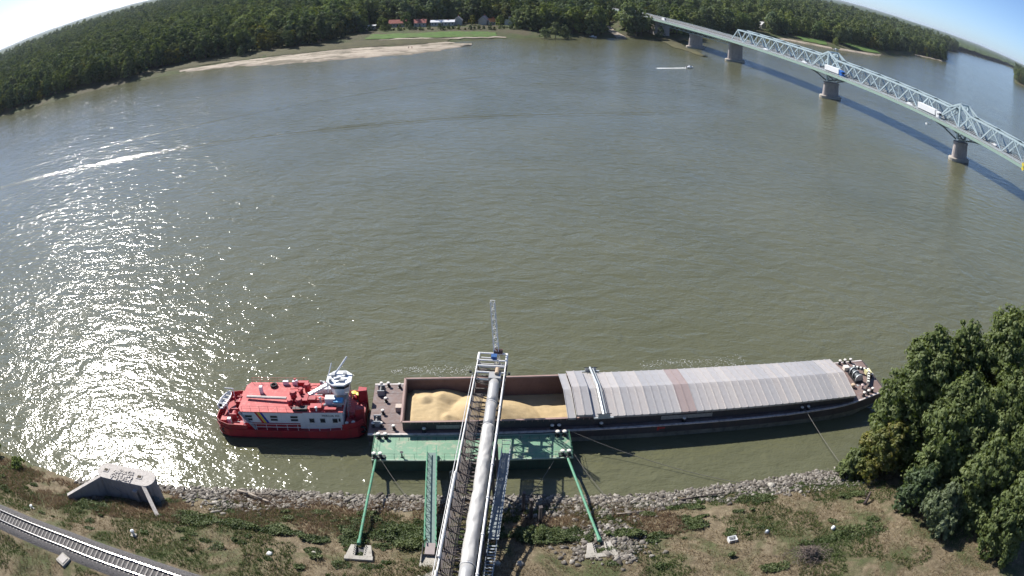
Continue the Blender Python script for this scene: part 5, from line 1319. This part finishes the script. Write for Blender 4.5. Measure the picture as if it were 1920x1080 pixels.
# ---- big trees on the near bank at the right
def near_tree(label, cat, x, y, h, w_, nleaf, size, seed, mat, base=.2, nl=16, group=None, tall=True, name='broadleaf_tree'):
    rr = random.Random(seed); t = thing(name, label, cat, (x, y, ground(x, y)), 0, group)
    link('trunk', limb_mesh(h, .035*h**.5 + .012*h, w_*.42, 9, seed, .2), t)
    V, F, T = leaf_cloud(rand_lobes(h, w_, nl, rr, base, tall), nleaf, size, np.random.default_rng(seed), .6, 1.0)
    link('crown', np_mesh('crown', V, F, mat, {'tint': T}), t); return t
G1 = 'trees on the near bank'
near_tree('tall leafy tree at the water side of the right bank clump', 'tree', 53.5, 62.6, 21.8, 10.5, 42000, .30, 21, M_LEAFN, .12, 34, G1)
near_tree('tallest tree cut by the right frame edge', 'tree', 68.0, 60.5, 22.8, 12.0, 42000, .30, 22, M_LEAFN, .12, 34, G1)
near_tree('broad tree in front of the water side tree on the right', 'tree', 55.5, 53.5, 16.5, 10.5, 38000, .29, 23, M_LEAFN, .10, 32, G1)
near_tree('dense tree behind the front trees at the right edge', 'tree', 63.5, 52.5, 17.5, 11.0, 38000, .30, 24, M_LEAFN, .10, 32, G1)
near_tree('leafy tree lowest at the right edge of the picture', 'tree', 64.0, 44.5, 14.5, 9.5, 30000, .28, 25, M_LEAFN, .08, 30, G1)
near_tree('tree between the bank edge and the tallest tree', 'tree', 59.5, 62.5, 20.5, 11.0, 30000, .30, 26, M_LEAFN, .12, 30, G1)
near_tree('yellowing bushy tree at the water edge on the right', 'tree', 48.8, 60.2, 8.8, 8.0, 22000, .25, 27, M_LEAFY, .02, 16, G1, False)
near_tree('green bush overhanging the right bank stones', 'bush', 45.6, 61.8, 5.2, 5.0, 9000, .24, 28, M_LEAF, .0, 10, None, False, 'bush')
near_tree('pale green bush at the foot of the right bank trees', 'bush', 51.0, 44.8, 6.2, 6.8, 14000, .26, 29, M_LEAFW, .0, 12, None, False, 'bush')
near_tree('low green bush hiding the roots of the right bank trees', 'bush', 49.0, 49.5, 7.0, 5.5, 12000, .26, 30, M_LEAF, .0, 12, None, False, 'bush')
near_tree('green bush beside the old concrete stump on the water side', 'bush', -53.6, 55.0, 2.6, 4.0, 5000, .20, 31, M_LEAF, .0, 8, None, False, 'bush')
near_tree('dark bush at the left edge of the picture by the water', 'bush', -81.0, 54.3, 4.0, 5.0, 6000, .22, 32, M_LEAF, .0, 8, None, False, 'bush')
near_tree('small bush left of the concrete stump on the slope', 'bush', -73.0, 53.4, 1.8, 3.0, 3000, .18, 33, M_LEAF, .0, 7, None, False, 'bush')
near_tree('dark leafy tree cut by the bottom right corner', 'tree', 57.5, 44.8, 11.5, 9.0, 26000, .28, 41, M_LEAFN, .04, 30, G1)
near_tree('shaded tree in the bottom right corner behind the front one', 'tree', 70.5, 47.5, 15.0, 10.0, 26000, .28, 42, M_LEAFN, .06, 30, G1)
near_tree('low tree filling the very bottom right corner', 'tree', 59.0, 38.0, 9.0, 9.0, 22000, .28, 43, M_LEAFN, .02, 28, G1)
# low undergrowth mats: bramble-like leaves hugging the slope
def undergrowth(name, label, spots, size, mat):
    VV, TT = [], []
    for (x, y, rx, ry, h, n) in spots:
        r_ = np.random.default_rng(int(abs(x*31 + y*17))); a = r_.uniform(0, 6.28, n); d = np.sqrt(r_.random(n)); X = x + rx*d*np.cos(a); Y = y + ry*d*np.sin(a)
        edge = np.array([fbm(a_, b_, .5, 2.0, 3) for a_, b_ in zip(X, Y)]); k = (1 - d**2) + .55*edge > .05 + .5*r_.random(n); X, Y, edge = X[k], Y[k], edge[k]
        Z = np.array([gz(a_, b_) for a_, b_ in zip(X, Y)]) + h*np.clip(.5 + .8*edge, .08, 1.3)*r_.random(len(X))**.4
        m = len(X); p = np.stack([X, Y, Z], 1); nrm = r_.normal(size=(m, 3))*.6 + np.array([0, 0, 1]); nrm /= np.linalg.norm(nrm, axis=1)[:, None]
        u = np.cross(nrm, r_.normal(size=(m, 3))); u /= np.linalg.norm(u, axis=1)[:, None]; w_ = np.cross(nrm, u); s = size*r_.uniform(.6, 1.4, m)[:, None]; u *= s; w_ *= s*.7
        VV.append(np.stack([p - u, p - w_, p + u, p + w_], 1).reshape(-1, 3)); TT.append(np.clip(.5 + .5*edge + r_.normal(0, .2, m), 0, 1))
    V = np.concatenate(VV); o = link(name, np_mesh(name, V, np.arange(len(V)).reshape(-1, 4), mat, {'tint': np.concatenate(TT)})); return tag(o, label, 'undergrowth', kind='stuff')
rs2 = np.random.RandomState(8)
EXTRA = [(a_, interp(a_, SX, SY) - d_, r1, r1*rs2.uniform(.4, .8), rs2.uniform(.2, .5), int(260*r1*r1) + 60) for a_, d_, r1 in zip(rs2.uniform(-78, 45, 150), rs2.uniform(3, 17, 150), rs2.uniform(.3, 1.3, 150)) if off_track(a_, d_)]
undergrowth('undergrowth', 'dark green bramble cover on the slope under the conveyor and gangway',
  EXTRA + [(-14.5, 52.3, 4.2, 2.6, .9, 5200), (-10.5, 51.2, 3.0, 2.6, .8, 3600), (-6.2, 51.3, 2.0, 2.6, .8, 2600), (-16.2, 49.6, 2.0, 1.6, .8, 1800), (3.5, 52.0, 3.6, 1.9, .9, 4200), (7.5, 52.0, 2.2, 1.6, .8, 2200), (12.8, 52.2, 2.6, 1.0, .7, 1600), (16.5, 51.5, 1.6, .8, .5, 900),
   (-25, 50.0, 3.4, .9, .7, 1800), (-30.5, 50.2, 2.6, .9, .6, 1500), (-20.5, 49.4, 2.0, .9, .6, 1100), (-36, 50.2, 3.4, 1.5, .5, 1600), (-52, 48.6, 3.6, 1.3, .6, 1800), (-58, 50.0, 2.6, 1.6, .6, 1400), (-56, 53.2, 2.6, 1.2, .7, 1500), (-1.5, 53.0, 1.6, 1.6, .6, 1200), (20.5, 53.0, 2.4, .9, .5, 900), (29.5, 58.0, 3.2, 1.2, .5, 1100), (21.2, 57.6, 3, .7, .4, 900), (36, 60.5, 2.4, 1.0, .5, 900), (34, 46.8, 3.0, .8, .4, 800), (40, 47, 4, 2, .5, 1500), (27.5, 43.5, 2.0, .9, .4, 600)], .125, M_BRAM)

# ---- far bank trees: shared meshes
def far_tree_mesh(seed, h, w_, n, size, mat, base=.16, nl=13, tall=False):
    rr = random.Random(seed); V, F, T = leaf_cloud(rand_lobes(h, w_, nl, rr, base, tall), n, size, np.random.default_rng(seed), .45, .5)
    return np_mesh('crown', V, F, mat, {'tint': T})
FT = []
for i, (h, w_, m, tall) in enumerate(((17, 14, M_LEAF, False), (20, 13, M_LEAF, True), (15, 13.5, M_LEAFW, False), (22, 12, M_LEAF, True), (13, 11, M_LEAFY, False), (18, 15, M_LEAFW, False))):
    FT.append((far_tree_mesh(100 + i, h, w_, 3600, .58, m, .04, 12, tall), MB().tube((0, 0, -1), (0, 0, h*.5), .42, 7, .2).tube((0, 0, h*.25), (w_*.2, 0, h*.55), .2, 5, .08).tube((0, 0, h*.3), (-w_*.15, w_*.12, h*.6), .2, 5, .08).mesh('trunk', M_BARK)))
KIND = ('broad dark green tree', 'tall dark green tree', 'rounded silver green willow', 'slender tall green tree', 'yellow green young tree', 'wide silver green willow')
def tree_line(a):
    return interp(a, [-80,-45.7,-40.9,-36.7,-32.9,-29.6,-24.9,-21.1,-17.2,-14.1,-11.7,-8.1,-2.9,-1.2,.7,3.5,5.0,6.5,7.0,8.1,9.1,11.2,13,15,18.6,21,22.2,24,25.9,27.8,30.2,32.15,33.4,36.2,36.45,37.8,40.5,42.8,43.6,43.8,46,80],
                  [705,592,556,540,518,521,510,506,500,528,584,596,600,596,548,540,545,548,580,566,560,575,600,660,740,790,806,775,812,874,930,1080,1236,1310,2110,2680,3240,4110,3960,1790,1720,1100])
def blocked(x, y):
    """keep trees off the road, houses and meadows"""
    p = Vector((x, y, 0)) - NX*BO - TX*303; n_ = p.dot(NX); t = p.dot(TX)
    if -8 < n_ < 26 and t > 60 and t < 330: return True
    if 69 < x < 88 and y < 612: return True
    for hx, hy, hr in HOUSES:
        if (x-hx)**2 + (y-hy)**2 < hr**2: return True
        # sight line kept open in front of the house
        d = math.hypot(hx, hy); ux, uy = hx/d, hy/d; s = x*ux + y*uy; c = abs(x*uy - y*ux)
        if d - 48 < s < d and c < hr*.8: return True
    if 305 < x < 362 and 716 < y < 764: return True
    if 392 < x < 462 and 742 < y < 800: return True
    return False
HOUSES = [(-118, 568, 9), (-97, 580, 9), (-78, 577, 9), (-60, 582, 11), (-50, 585, 8), (-38, 592, 9), (-20, 590, 8), (-14, 592, 6), (22.5, 632, 9), (285, 792, 11), (272, 745, 8), (362, 872, 11), (415, 985, 14), (380, 880, 8)]
cand = []; tr_ = np.random.default_rng(77)
def add_rows(r0, r1, cell, jit, k):
    r = r0
    while r < r1:
        c = cell(r); da = math.degrees(c / r); a = -49.0
        while a < 47.5:
            aa = a + tr_.uniform(-.45, .45)*da; rr = r + tr_.uniform(-.45, .45)*c
            cand.append((aa, rr)); a += da
        r += c*.95
add_rows(480, 2600, lambda r: 8.2 + max(0, r - 600)*.0048, .4, 1)
near_c, far_c = [], []
for a, r_ in cand:
    tl = tree_line(a)
    if r_ < tl + 2: continue
    x, y = r_*math.sin(R(a)), r_*math.cos(R(a))
    if blocked(x, y): continue
    (near_c if (r_ - tl < 26 and r_ < 1150) else far_c).append((x, y, a, r_, r_ - tl))
near_c.sort(key=lambda c: c[3]); far_c += near_c[285:]; near_c = near_c[:285]
def zone(a, r_):
    if a < -28: return 'on the bare shore short of the sand bar'
    if a < -12: return 'behind the long sand bar'
    if a < 0: return 'around the riverside cottages'
    if a < 13: return 'between the meadow and the bridge approach'
    return 'on the river bend beyond the bridge'
def far_tree(x, y, k, s, rz, label, group):
    t = thing('bank_tree', label, 'tree', (x, y, far_z(x, y)), rz, group); t.scale = (s, s, s*tr_.uniform(.9, 1.12))
    link('trunk', FT[k][1], t); link('crown', FT[k][0], t); return t
def pick(x, y, a):
    g = fbm(x, y, .006, 2.2, 3); u = tr_.random()
    if a < -20: w_ = [.34, .28, .12, .14, .04, .08]
    elif a < 13: w_ = [.30, .20, .12, .10, .16, .12]
    else: w_ = [.26, .12, .26, .10, .04, .22]
    if g > .12: w_ = [.15, .15, .1, .2, .3, .1]
    return int(np.searchsorted(np.cumsum(w_)/sum(w_), u))
for (x, y, a, r_, dd) in near_c:
    k = min(5, pick(x, y, a)); s = tr_.uniform(.72, 1.12)*(.62 if dd < 7 and tr_.random() < .5 else 1)*(1.18 if -14 < a < 30 else 1.0)
    z_ = zone(a, r_); szw = 'small' if s < .72 else ('middling' if s < .95 else 'big'); row = 'foremost' if dd < 8 else ('second row' if dd < 17 else 'set back')
    far_tree(x, y, k, s, tr_.uniform(0, 6.28), '%s %s %s %s' % (row, szw, KIND[k], z_), '%s %s %ss %s' % (row, szw, KIND[k], z_))
# individual landmark trees on the shore
SP = [(20.5, 519, 2, .62, 'left one of the willows standing at the water off the boat ramp'), (28.5, 522, 5, .72, 'big willow standing in the shallows between meadow and boat ramp'), (36, 525, 2, .66, 'right one of the willows standing at the water off the boat ramp'),
      (-192, 463, 2, .50, 'single round bush tree alone in front of the wood'), (34, 590, 1, 1.15, 'tall dark column tree above the willows'), (116, 566, 2, .62, 'silver willow on the spit beside the bridge'), (108, 575, 5, .8, 'big willow hiding the end of the bridge approach'),
      (63, 552, 2, .85, 'round tree right of the moored white boat'), (95, 560, 5, .95, 'wide tree beside the boat ramp'),
      (-107, 560, 1, .62, 'dark tree between the pale shelter and the long red roof'), (-88, 566, 0, .72, 'round tree between the two red roofs'), (-71, 588, 1, .95, 'tall tree behind the gap right of the short red roof'), (-36, 580, 4, .6, 'yellowish tree left of the grey and orange cottage'),
      (-13, 574, 0, .6, 'dark tree in front of the white weekend house'), (2, 562, 5, .8, 'broad willow at the right end of the meadow'), (12, 556, 0, .9, 'broad dark tree left of the shallows willow'), (8, 585, 1, 1.0, 'tall dark tree above the right end of the meadow'), (-120, 548, 0, .7, 'dark tree below the pale shelter'), (48, 556, 0, .75, 'dark tree behind the moored white boat'),
      (640, 985, 1, .55, 'small dark tree at the base of the thin spit'), (662, 997, 1, .42, 'second small dark tree along the thin spit'), (700, 1015, 3, .35, 'third small dark tree along the thin spit'), (722, 1028, 1, .25, 'low dark tree near the tip of the thin spit'), (768, 1047, 0, .22, 'tiny tree at the very tip of the thin spit')]
for x, y, k, s, lb in SP:
    t = far_tree(x, y, k, s, x*.7, lb, 'landmark trees on the far shore'); t.location.z = max(.3, t.location.z)
for i in range(34):
    x = -126 + i*3.9 + tr_.uniform(-1.2, 1.2); y = 549 + tr_.uniform(-4, 6) + max(0, x + 40)*.18
    t = far_tree(x, y, i % 6, tr_.uniform(.2, .36), x, '%s garden bush in the hedge row below the %s' % (['dark round', 'dark upright', 'silvery', 'slim green', 'yellowish', 'broad silvery'][i % 6], ['pale shelter', 'long red roof', 'short red roof', 'white roofed building', 'grey gabled cottage', 'white weekend house'][i*6//34]), 'hedge row bushes below the cottages'); t.location.z -= 1.3; t.name = 'garden_bush'; t['category'] = 'bush'
# the wood behind: one mass, instanced
def forest(name, pts, label):
    me = bpy.data.meshes.new(name); me.from_pydata([(x, y, far_z(x, y)) for x, y, a, r_, d in pts], [], [])
    sc_ = me.attributes.new('tscale', 'FLOAT', 'POINT'); rot = me.attributes.new('trot', 'FLOAT', 'POINT'); kd = me.attributes.new('tkind', 'INT', 'POINT')
    sc_.data.foreach_set('value', np.array([tr_.uniform(.62, 1.3)*(1 + max(0, r_ - 600)*.00038) for x, y, a, r_, d in pts], np.float32)); rot.data.foreach_set('value', tr_.uniform(0, 6.28, len(pts)).astype(np.float32)); kd.data.foreach_set('value', np.array([min(5, pick(x, y, a)) for x, y, a, r_, d in pts], np.int32))
    o = link(name, me); ng = bpy.data.node_groups.new('scatter_trees', 'GeometryNodeTree')
    ng.interface.new_socket('Geometry', in_out='INPUT', socket_type='NodeSocketGeometry'); ng.interface.new_socket('Geometry', in_out='OUTPUT', socket_type='NodeSocketGeometry')
    N, L = ng.nodes, ng.links; gi = N.new('NodeGroupInput'); go = N.new('NodeGroupOutput'); iop = N.new('GeometryNodeInstanceOnPoints'); iop.inputs['Pick Instance'].default_value = True
    jn = N.new('GeometryNodeGeometryToInstance')
    for k in reversed(range(6)):
        src = bpy.data.objects.new('wood_tree_source', FT[k][0]); oi = N.new('GeometryNodeObjectInfo'); oi.inputs['Object'].default_value = src; oi.inputs['As Instance'].default_value = True
        g2 = N.new('GeometryNodeGeometryToInstance'); L.new(oi.outputs['Geometry'], jn.inputs[0]) if False else None
        srcs.append(oi)
    jg = N.new('GeometryNodeJoinGeometry')
    for oi in srcs: L.new(oi.outputs['Geometry'], jg.inputs[0])
    def attr(nm, typ):
        n_ = N.new('GeometryNodeInputNamedAttribute'); n_.data_type = typ; n_.inputs['Name'].default_value = nm; return [s for s in n_.outputs if s.enabled and s.name == 'Attribute'][0]
    L.new(gi.outputs[0], iop.inputs['Points']); L.new(jg.outputs[0], iop.inputs['Instance']); L.new(attr('tkind', 'INT'), iop.inputs['Instance Index'])
    cx = N.new('ShaderNodeCombineXYZ'); L.new(attr('trot', 'FLOAT'), cx.inputs[2]); er = N.new('FunctionNodeEulerToRotation'); L.new(cx.outputs[0], er.inputs[0]); L.new(er.outputs[0], iop.inputs['Rotation']); L.new(attr('tscale', 'FLOAT'), iop.inputs['Scale'])
    L.new(iop.outputs[0], go.inputs[0]); md = o.modifiers.new('scatter', 'NODES'); md.node_group = ng
    return tag(o, label, 'wood', kind='stuff')
srcs = []
forest('forest', far_c, 'dense mixed riverside wood covering the far floodplain')
# closed canopy further out than the single trees
V = []; F = []; aa = np.arange(-50, 48.01, .12); rr_ = [2450, 2500] + [2550*1.035**i for i in range(1, 62)]
for a in aa:
    for r_ in rr_:
        x, y = r_*math.sin(R(a)), r_*math.cos(R(a)); tl = tree_line(a); lam = max(14, r_*.006)
        hgt = 15 + 5*mnoise.noise(Vector((x/lam, y/lam, 0))) + 5*mnoise.noise(Vector((x/900, y/900, 3)))
        if r_ < tl: hgt = -6
        V.append((x, y, hgt + 3 + r_*.0004 if hgt > 0 else -6))
kk = len(rr_)
for i in range(len(aa) - 1):
    for j in range(kk - 1): q = i*kk + j; F.append((q, q + kk, q + kk + 1, q + 1))
V = np.array(V); F = np.array(F); F = F[(V[F][:, :, 2] > -5).all(1)]
b = NB('canopy_green'); p = b.pos(); n = b.noise(.03, 5, .7, p); n2 = b.noise(.0016, 3, .6, p)
c_ = b.mix(b.ramp(n2, ((.45, 0.0), (.6, .8))), b.ramp(n, ((.3, (.022, .036, .014)), (.7, (.06, .085, .03)))), b.ramp(n, ((.3, (.04, .06, .018)), (.7, (.085, .115, .036)))))
b.principled(c_, .95, 0, .1, b.bump(n, 6.0)); 
cn = link('forest_canopy', np_mesh('forest_canopy', V, F, b.m, smooth=False)); tag(cn, 'distant wood canopy fading to the horizon', 'wood', kind='stuff')

# ================================================================ FAR BANK HOUSES, BOATS, PEOPLE
M_WALLW = paint('plaster_white', (.68, .65, .60), .8, 0, .1, .6); M_WALLC = paint('plaster_cream', (.50, .45, .38), .8, 0, .15, .6); M_WALLB = paint('timber_brown', (.16, .10, .07), .8, 0, .2, .8)
M_TILE = paint('roof_tile_red', (.48, .15, .11), .8, 0, .2, .8); M_TILEO = paint('roof_tile_orange', (.60, .20, .06), .8, 0, .2, .8); M_ROOFG = paint('roof_grey', (.33, .33, .34), .7, 0, .2, .8); M_ROOFW = paint('roof_white', (.78, .78, .78), .5, 0, .08, .8)
def cottage(label, x, y, lx, ly, hw, hr, rz, wall, roof, flat_roof=False):
    t = thing('cottage', label, 'house', (x, y, far_z(x, y)), rz)
    wo_ = MB().box(-lx/2, lx/2, -ly/2, ly/2, -1, hw).build('wall', wall, t)
    ov = .5
    if flat_roof: rf_ = MB().prism([(-lx/2-ov, -ly/2-ov), (lx/2+ov, -ly/2-ov), (lx/2+ov, ly/2+ov), (-lx/2-ov, ly/2+ov)], hw + .003, [hw+.25, hw+.25, hw+hr, hw+hr]).build('roof', roof, t)
    else:
        MB().add([(-lx/2, -ly/2, hw), (-lx/2, ly/2, hw), (-lx/2, 0, hw+hr*.96), (lx/2, -ly/2, hw), (lx/2, ly/2, hw), (lx/2, 0, hw+hr*.96)], [(0, 2, 1), (3, 4, 5), (0, 3, 5, 2), (1, 2, 5, 4)]).build('gable', wall, t)
        V = []
        for xx in (-lx/2-ov, lx/2+ov):
            for yy, zz in ((-ly/2-ov, hw - ov*hr/(ly/2)), (0, hw+hr), (ly/2+ov, hw - ov*hr/(ly/2))): V += [(xx, yy, zz + .05), (xx, yy, zz + .22)]
        rf_ = MB().add(V, [(0,6,8,2),(2,8,10,4),(1,3,9,7),(3,5,11,9),(0,2,3,1),(2,4,5,3),(6,7,9,8),(8,9,11,10),(0,1,7,6),(4,10,11,5)]).build('roof', roof, t)
        MB().box(lx*.2, lx*.2+.6, -.3, .3, hw+hr*.6, hw+hr+.9).build('chimney', M_TILE, rf_)
    for k in range(max(2, int(lx/2.6))):
        xx = -lx/2 + (k+.5)*lx/max(2, int(lx/2.6)); f_ = MB().box(xx-.55, xx+.55, -ly/2-.05, -ly/2+.02, hw*.35, hw*.8).build('window', M_WALLW, wo_); MB().box(xx-.45, xx+.45, -ly/2-.07, -ly/2-.051, hw*.38, hw*.77).build('pane', M_GLASS, f_)
    MB().box(-.5, .5, -ly/2-.06, -ly/2+.02, 0, 2.0).build('door', M_WALLB, wo_); return t
cottage('pale open riverside shelter leftmost of the cottages', -118, 566, 9, 5, 3.0, .5, .05, M_WALLC, M_ROOFW, True)
cottage('long red roofed cottage behind the meadow', -97, 578, 14, 7, 3.4, 2.6, .05, M_WALLC, M_TILE)
cottage('short red roofed cottage right of the long red one', -78, 575, 9.5, 7, 3.4, 2.6, .03, M_WALLC, M_TILE)
cottage('long low building with a bright white roof among the cottages', -60, 578, 19, 7, 3.4, 1.4, .04, M_WALLC, M_ROOFW)
cottage('grey gabled cottage beside the white roofed building', -48, 584, 6, 7, 4.2, 3.2, 1.5, M_WALLC, M_ROOFG)
cottage('grey and orange gabled cottage at the end of the meadow', -27, 588, 8, 7, 4.0, 3.4, 1.3, M_WALLC, M_ROOFG)
cottage('small orange roofed shed next to the grey gabled cottage', -20.5, 586, 5, 5, 3.0, 2.2, .5, M_WALLW, M_TILEO)
cottage('white gabled weekend house in the trees right of the meadow', -6, 588, 6.5, 7, 4.0, 3.0, 1.4, M_WALLW, M_ROOFW)
cottage('small dark timber hut with a white roof above the willows', 22.5, 628, 6, 5, 4.5, 2.0, 1.2, M_WALLB, M_ROOFW)
cottage('white gabled house among trees behind the bridge truss', 285, 790, 8, 8, 4.0, 4.0, 1.9, M_WALLW, M_ROOFG)
cottage('low house with a grey roof beside the white gabled house', 296, 800, 11, 7, 4.5, 3.0, .4, M_WALLC, M_ROOFG)
cottage('house with a pinkish wall and brown roof above the far clearing', 362, 868, 11, 8, 6.5, 4.0, .5, M_WALLC, M_TILE)
cottage('house with a vivid orange roof deep in the trees beyond the bridge', 412, 978, 10, 9, 11, 5, .3, M_WALLC, M_TILEO)
# moored boats and the speedboat
def boat(name, label, x, y, L, rz, m=None, cabin=True):
    t = thing(name, label, 'boat', (x, y, 0), rz); st = [(-L/2, .30), (-L*.2, .34), (L*.15, .33), (L*.36, .20), (L/2, .02)]; V = []; F = []
    for xx, hw in st: hw *= L*.5; V += [(xx, -hw, .75), (xx, -hw*.7, -.2), (xx, hw*.7, -.2), (xx, hw, .75)]
    for i in range(len(st)-1): q = i*4; F += [(q+j, q+4+j, q+4+(j+1)%4, q+(j+1)%4) for j in range(4)]
    F += [(0, 1, 2, 3), tuple(len(V)-4+j for j in range(4))[::-1]]; MB().add(V, F).build('hull', m or M_TW, t)
    if cabin:
        c = MB().prism([(-L*.1, -L*.11), (L*.2, -L*.09), (L*.2, L*.09), (-L*.1, L*.11)], .75, [1.7, 1.25, 1.25, 1.7]).build('cabin', M_TW, t); MB().box(L*.08, L*.16, -L*.085, L*.085, 1.3, 1.42).build('windscreen', M_GLASS, c)
    MB().box(-L/2-.3, -L/2+.1, -.25, .25, .2, 1.2).build('outboard_motor', M_BLACK, t); return t
boat('speedboat', 'white speedboat racing towards the bridge with a foam wake', 102.5, 408.5, 6.5, R(38))
boat('moored_boat', 'white boat moored at the shore beyond the bridge', 346, 701, 7, R(10)); boat('moored_boat', 'white boat lying at the boat ramp by the willows', 58, 541, 6, R(160)); boat('moored_boat', 'small pale boat on the shore left of the boat ramp', 50, 541, 4.5, R(120), M_CONC, False)
boat('moored_boat', 'small white boat drawn up on the far beach', 404, 742, 5, R(60), None, False)
# foam wake of the speedboat: broken patches of white froth just above the water
M_FOAM = flat('foam', (.75, .76, .74), .8)
def foam(name, label, pts, wd, n, smin, smax, seed, nrm=1.0):
    rr = random.Random(seed); b_ = MB(); P = [Vector((x, y, 0)) for x, y in pts]; Ls = [0]
    for a, c in zip(P[:-1], P[1:]): Ls.append(Ls[-1] + (c-a).length)
    for i in range(n):
        t = rr.random()**nrm * Ls[-1]; k = max(0, min(len(P)-2, int(np.searchsorted(Ls, t))-1)); u = (t-Ls[k])/max(1e-6, Ls[k+1]-Ls[k]); p = P[k].lerp(P[k+1], u); d = (P[k+1]-P[k]).normalized(); q = Vector((-d.y, d.x, 0))
        p = p + q*rr.gauss(0, wd*(.4+.6*t/Ls[-1])); s = rr.uniform(smin, smax); el = rr.uniform(1.3, 3.2); m = 6
        ang = math.atan2(d.y, d.x) + rr.gauss(0, .35); vs = []
        for j in range(m): a = 2*math.pi*j/m; e = s*rr.uniform(.6, 1.2); vx, vy = e*el*math.cos(a), e*math.sin(a); vs.append((p.x+vx*math.cos(ang)-vy*math.sin(ang), p.y+vx*math.sin(ang)+vy*math.cos(ang), .012+.0006*(i % 40)))
        cxy = (p.x, p.y, .05 + s*.12); o_ = len(b_.v); b_.v += vs + [cxy]; b_.f += [(o_+j, o_+(j+1) % m, o_+m) for j in range(m)]
    o = b_.build(name, M_FOAM, smooth=True); return tag(o, label, 'foam', kind='stuff')
foam('wake_foam', 'white foam trail behind the speedboat', [(99.5, 406.5), (90, 401), (80, 396)], .35, 420, .22, .6, 1, 1.3)
foam('eddy_foam', 'thin foam streaks in the current behind the barge hold', [(-18, 88.3), (-14, 89.5), (-10, 88.9), (-5, 89.6)], 1.0, 330, .012, .05, 3)
foam('eddy_foam', 'thin foam streaks in the current behind the hatch covers', [(20, 91), (25, 92.6), (31, 92.0), (38, 92.6)], 1.0, 330, .012, .05, 4)
# wash waves from passing boats: long low ridges on the water
def ridge(label, pts, wd, amp, n=3, seed=1):
    P = [Vector((x, y, 0)) for x, y in pts]; V = []; F = []; rows = 8*n + 1; Ls = [0]
    for a, c in zip(P[:-1], P[1:]): Ls.append(Ls[-1] + (c-a).length)
    m = int(Ls[-1]/2.2)
    for i in range(m+1):
        t = Ls[-1]*i/m; k = max(0, min(len(P)-2, int(np.searchsorted(Ls, t))-1)); u = (t-Ls[k])/(Ls[k+1]-Ls[k]); p = P[k].lerp(P[k+1], u)
        t2 = min(len(P)-2, k); d = (P[min(len(P)-1, k+1)] - P[max(0, k-0)]).normalized(); q = Vector((-d.y, d.x, 0)); e = math.sin(math.pi*i/m)**.4*(.65 + .5*fbm(t, 0, .03, seed, 2))
        p = p + q*1.2*fbm(t, 3, .012, seed, 2)
        for j in range(rows):
            s = (j/(rows-1) - .5)*wd; hh = amp*e*math.cos(2*math.pi*n*(j/(rows-1)-.5))*math.cos(math.pi*(j/(rows-1)-.5))**1.0
            V.append((p.x + q.x*s, p.y + q.y*s, .02 + max(-.01, hh + amp*.35*e*math.cos(math.pi*(j/(rows-1)-.5)))))
    for i in range(m):
        for j in range(rows-1): a = i*rows + j; F.append((a, a+1, a+rows+1, a+rows))
    o = link('wash_wave', np_mesh('wash_wave', V, F, M_WATER, smooth=True)); return tag(o, label, 'wave', kind='structure')
ridge('low wash wave trailing from the speedboat across the river', [(84,398),(9,358),(-32,336),(-64,306),(-103,276),(-145,252),(-179,234),(-228,216)], 5.0, .17, 2, 3.0)
ridge('older wash wave crossing the middle of the river', [(107,294),(49,271),(7,261),(-25,254),(-50,245),(-88,233),(-128,221),(-211,199),(-260,190)], 8.0, .20, 3, 5.0)
# three people on the sand bar
def person(label, x, y, z, cloth, leg, rz):
    t = thing('person', label, 'person', (x, y, z), rz); me = bpy.data.meshes.new('body')
    vs = [(0,0,.95),(0,0,1.2),(0,0,1.45),(0,0,1.55),(0,0,1.68),(.1,0,.9),(.13,.03,.48),(.14,0,.06),(-.1,0,.9),(-.13,-.03,.48),(-.14,0,.06),(.2,0,1.4),(.27,.04,1.12),(.25,.12,.88),(-.2,0,1.4),(-.27,.04,1.12),(-.25,.12,.88)]
    es = [(0,1),(1,2),(2,3),(3,4),(0,5),(5,6),(6,7),(0,8),(8,9),(9,10),(2,11),(11,12),(12,13),(2,14),(14,15),(15,16)]; rd = [.14,.14,.15,.06,.11,.09,.07,.05,.09,.07,.05,.06,.05,.04,.06,.05,.04]
    me.from_pydata(vs, es, []); o = link('body', me, t); o.modifiers.new('skin', 'SKIN'); sub = o.modifiers.new('sub', 'SUBSURF'); sub.levels = 1; sub.render_levels = 1
    for i, sv in enumerate(me.skin_vertices[0].data): sv.radius = (rd[i], rd[i]); sv.use_root = i == 0
    me.materials.append(flat('skin', (.45, .28, .20), .6)); MB().lathe((0, 0, .85), ((.19, 0), (.2, .2), (.22, .55), (.1, .64)), 10).build('shirt', cloth, t, smooth=True); MB().lathe((0, 0, 1.70), ((.1, 0), (.11, .06), (.05, .13)), 8).build('hair', M_BLACK, t, smooth=True); return t
person('person in dark clothes standing on the sand bar, left of the two', -68.5, 449, .9, M_DARK, M_DARK, .4); person('person in reddish clothes standing on the sand bar, right of the two', -66.4, 449.2, .9, M_REDD, M_DARK, -.6)

# ================================================================ AIR
hz = MB().box(-25500, 25500, -560, 25500, -9.5, 92).build('haze', None); tag(hz, 'thin blue summer haze over the river plain', 'haze', kind='stuff')
hm = bpy.data.materials.new('haze_air'); hm.use_nodes = True; ht = hm.node_tree; ht.nodes.clear()
ho = ht.nodes.new('ShaderNodeOutputMaterial'); hv = ht.nodes.new('ShaderNodeVolumePrincipled'); hv.inputs['Color'].default_value = (.80, .88, 1.0, 1); hv.inputs['Density'].default_value = 3e-5; hv.inputs['Anisotropy'].default_value = .2
ht.links.new(hv.outputs[0], ho.inputs['Volume']); hz.data.materials.append(hm)
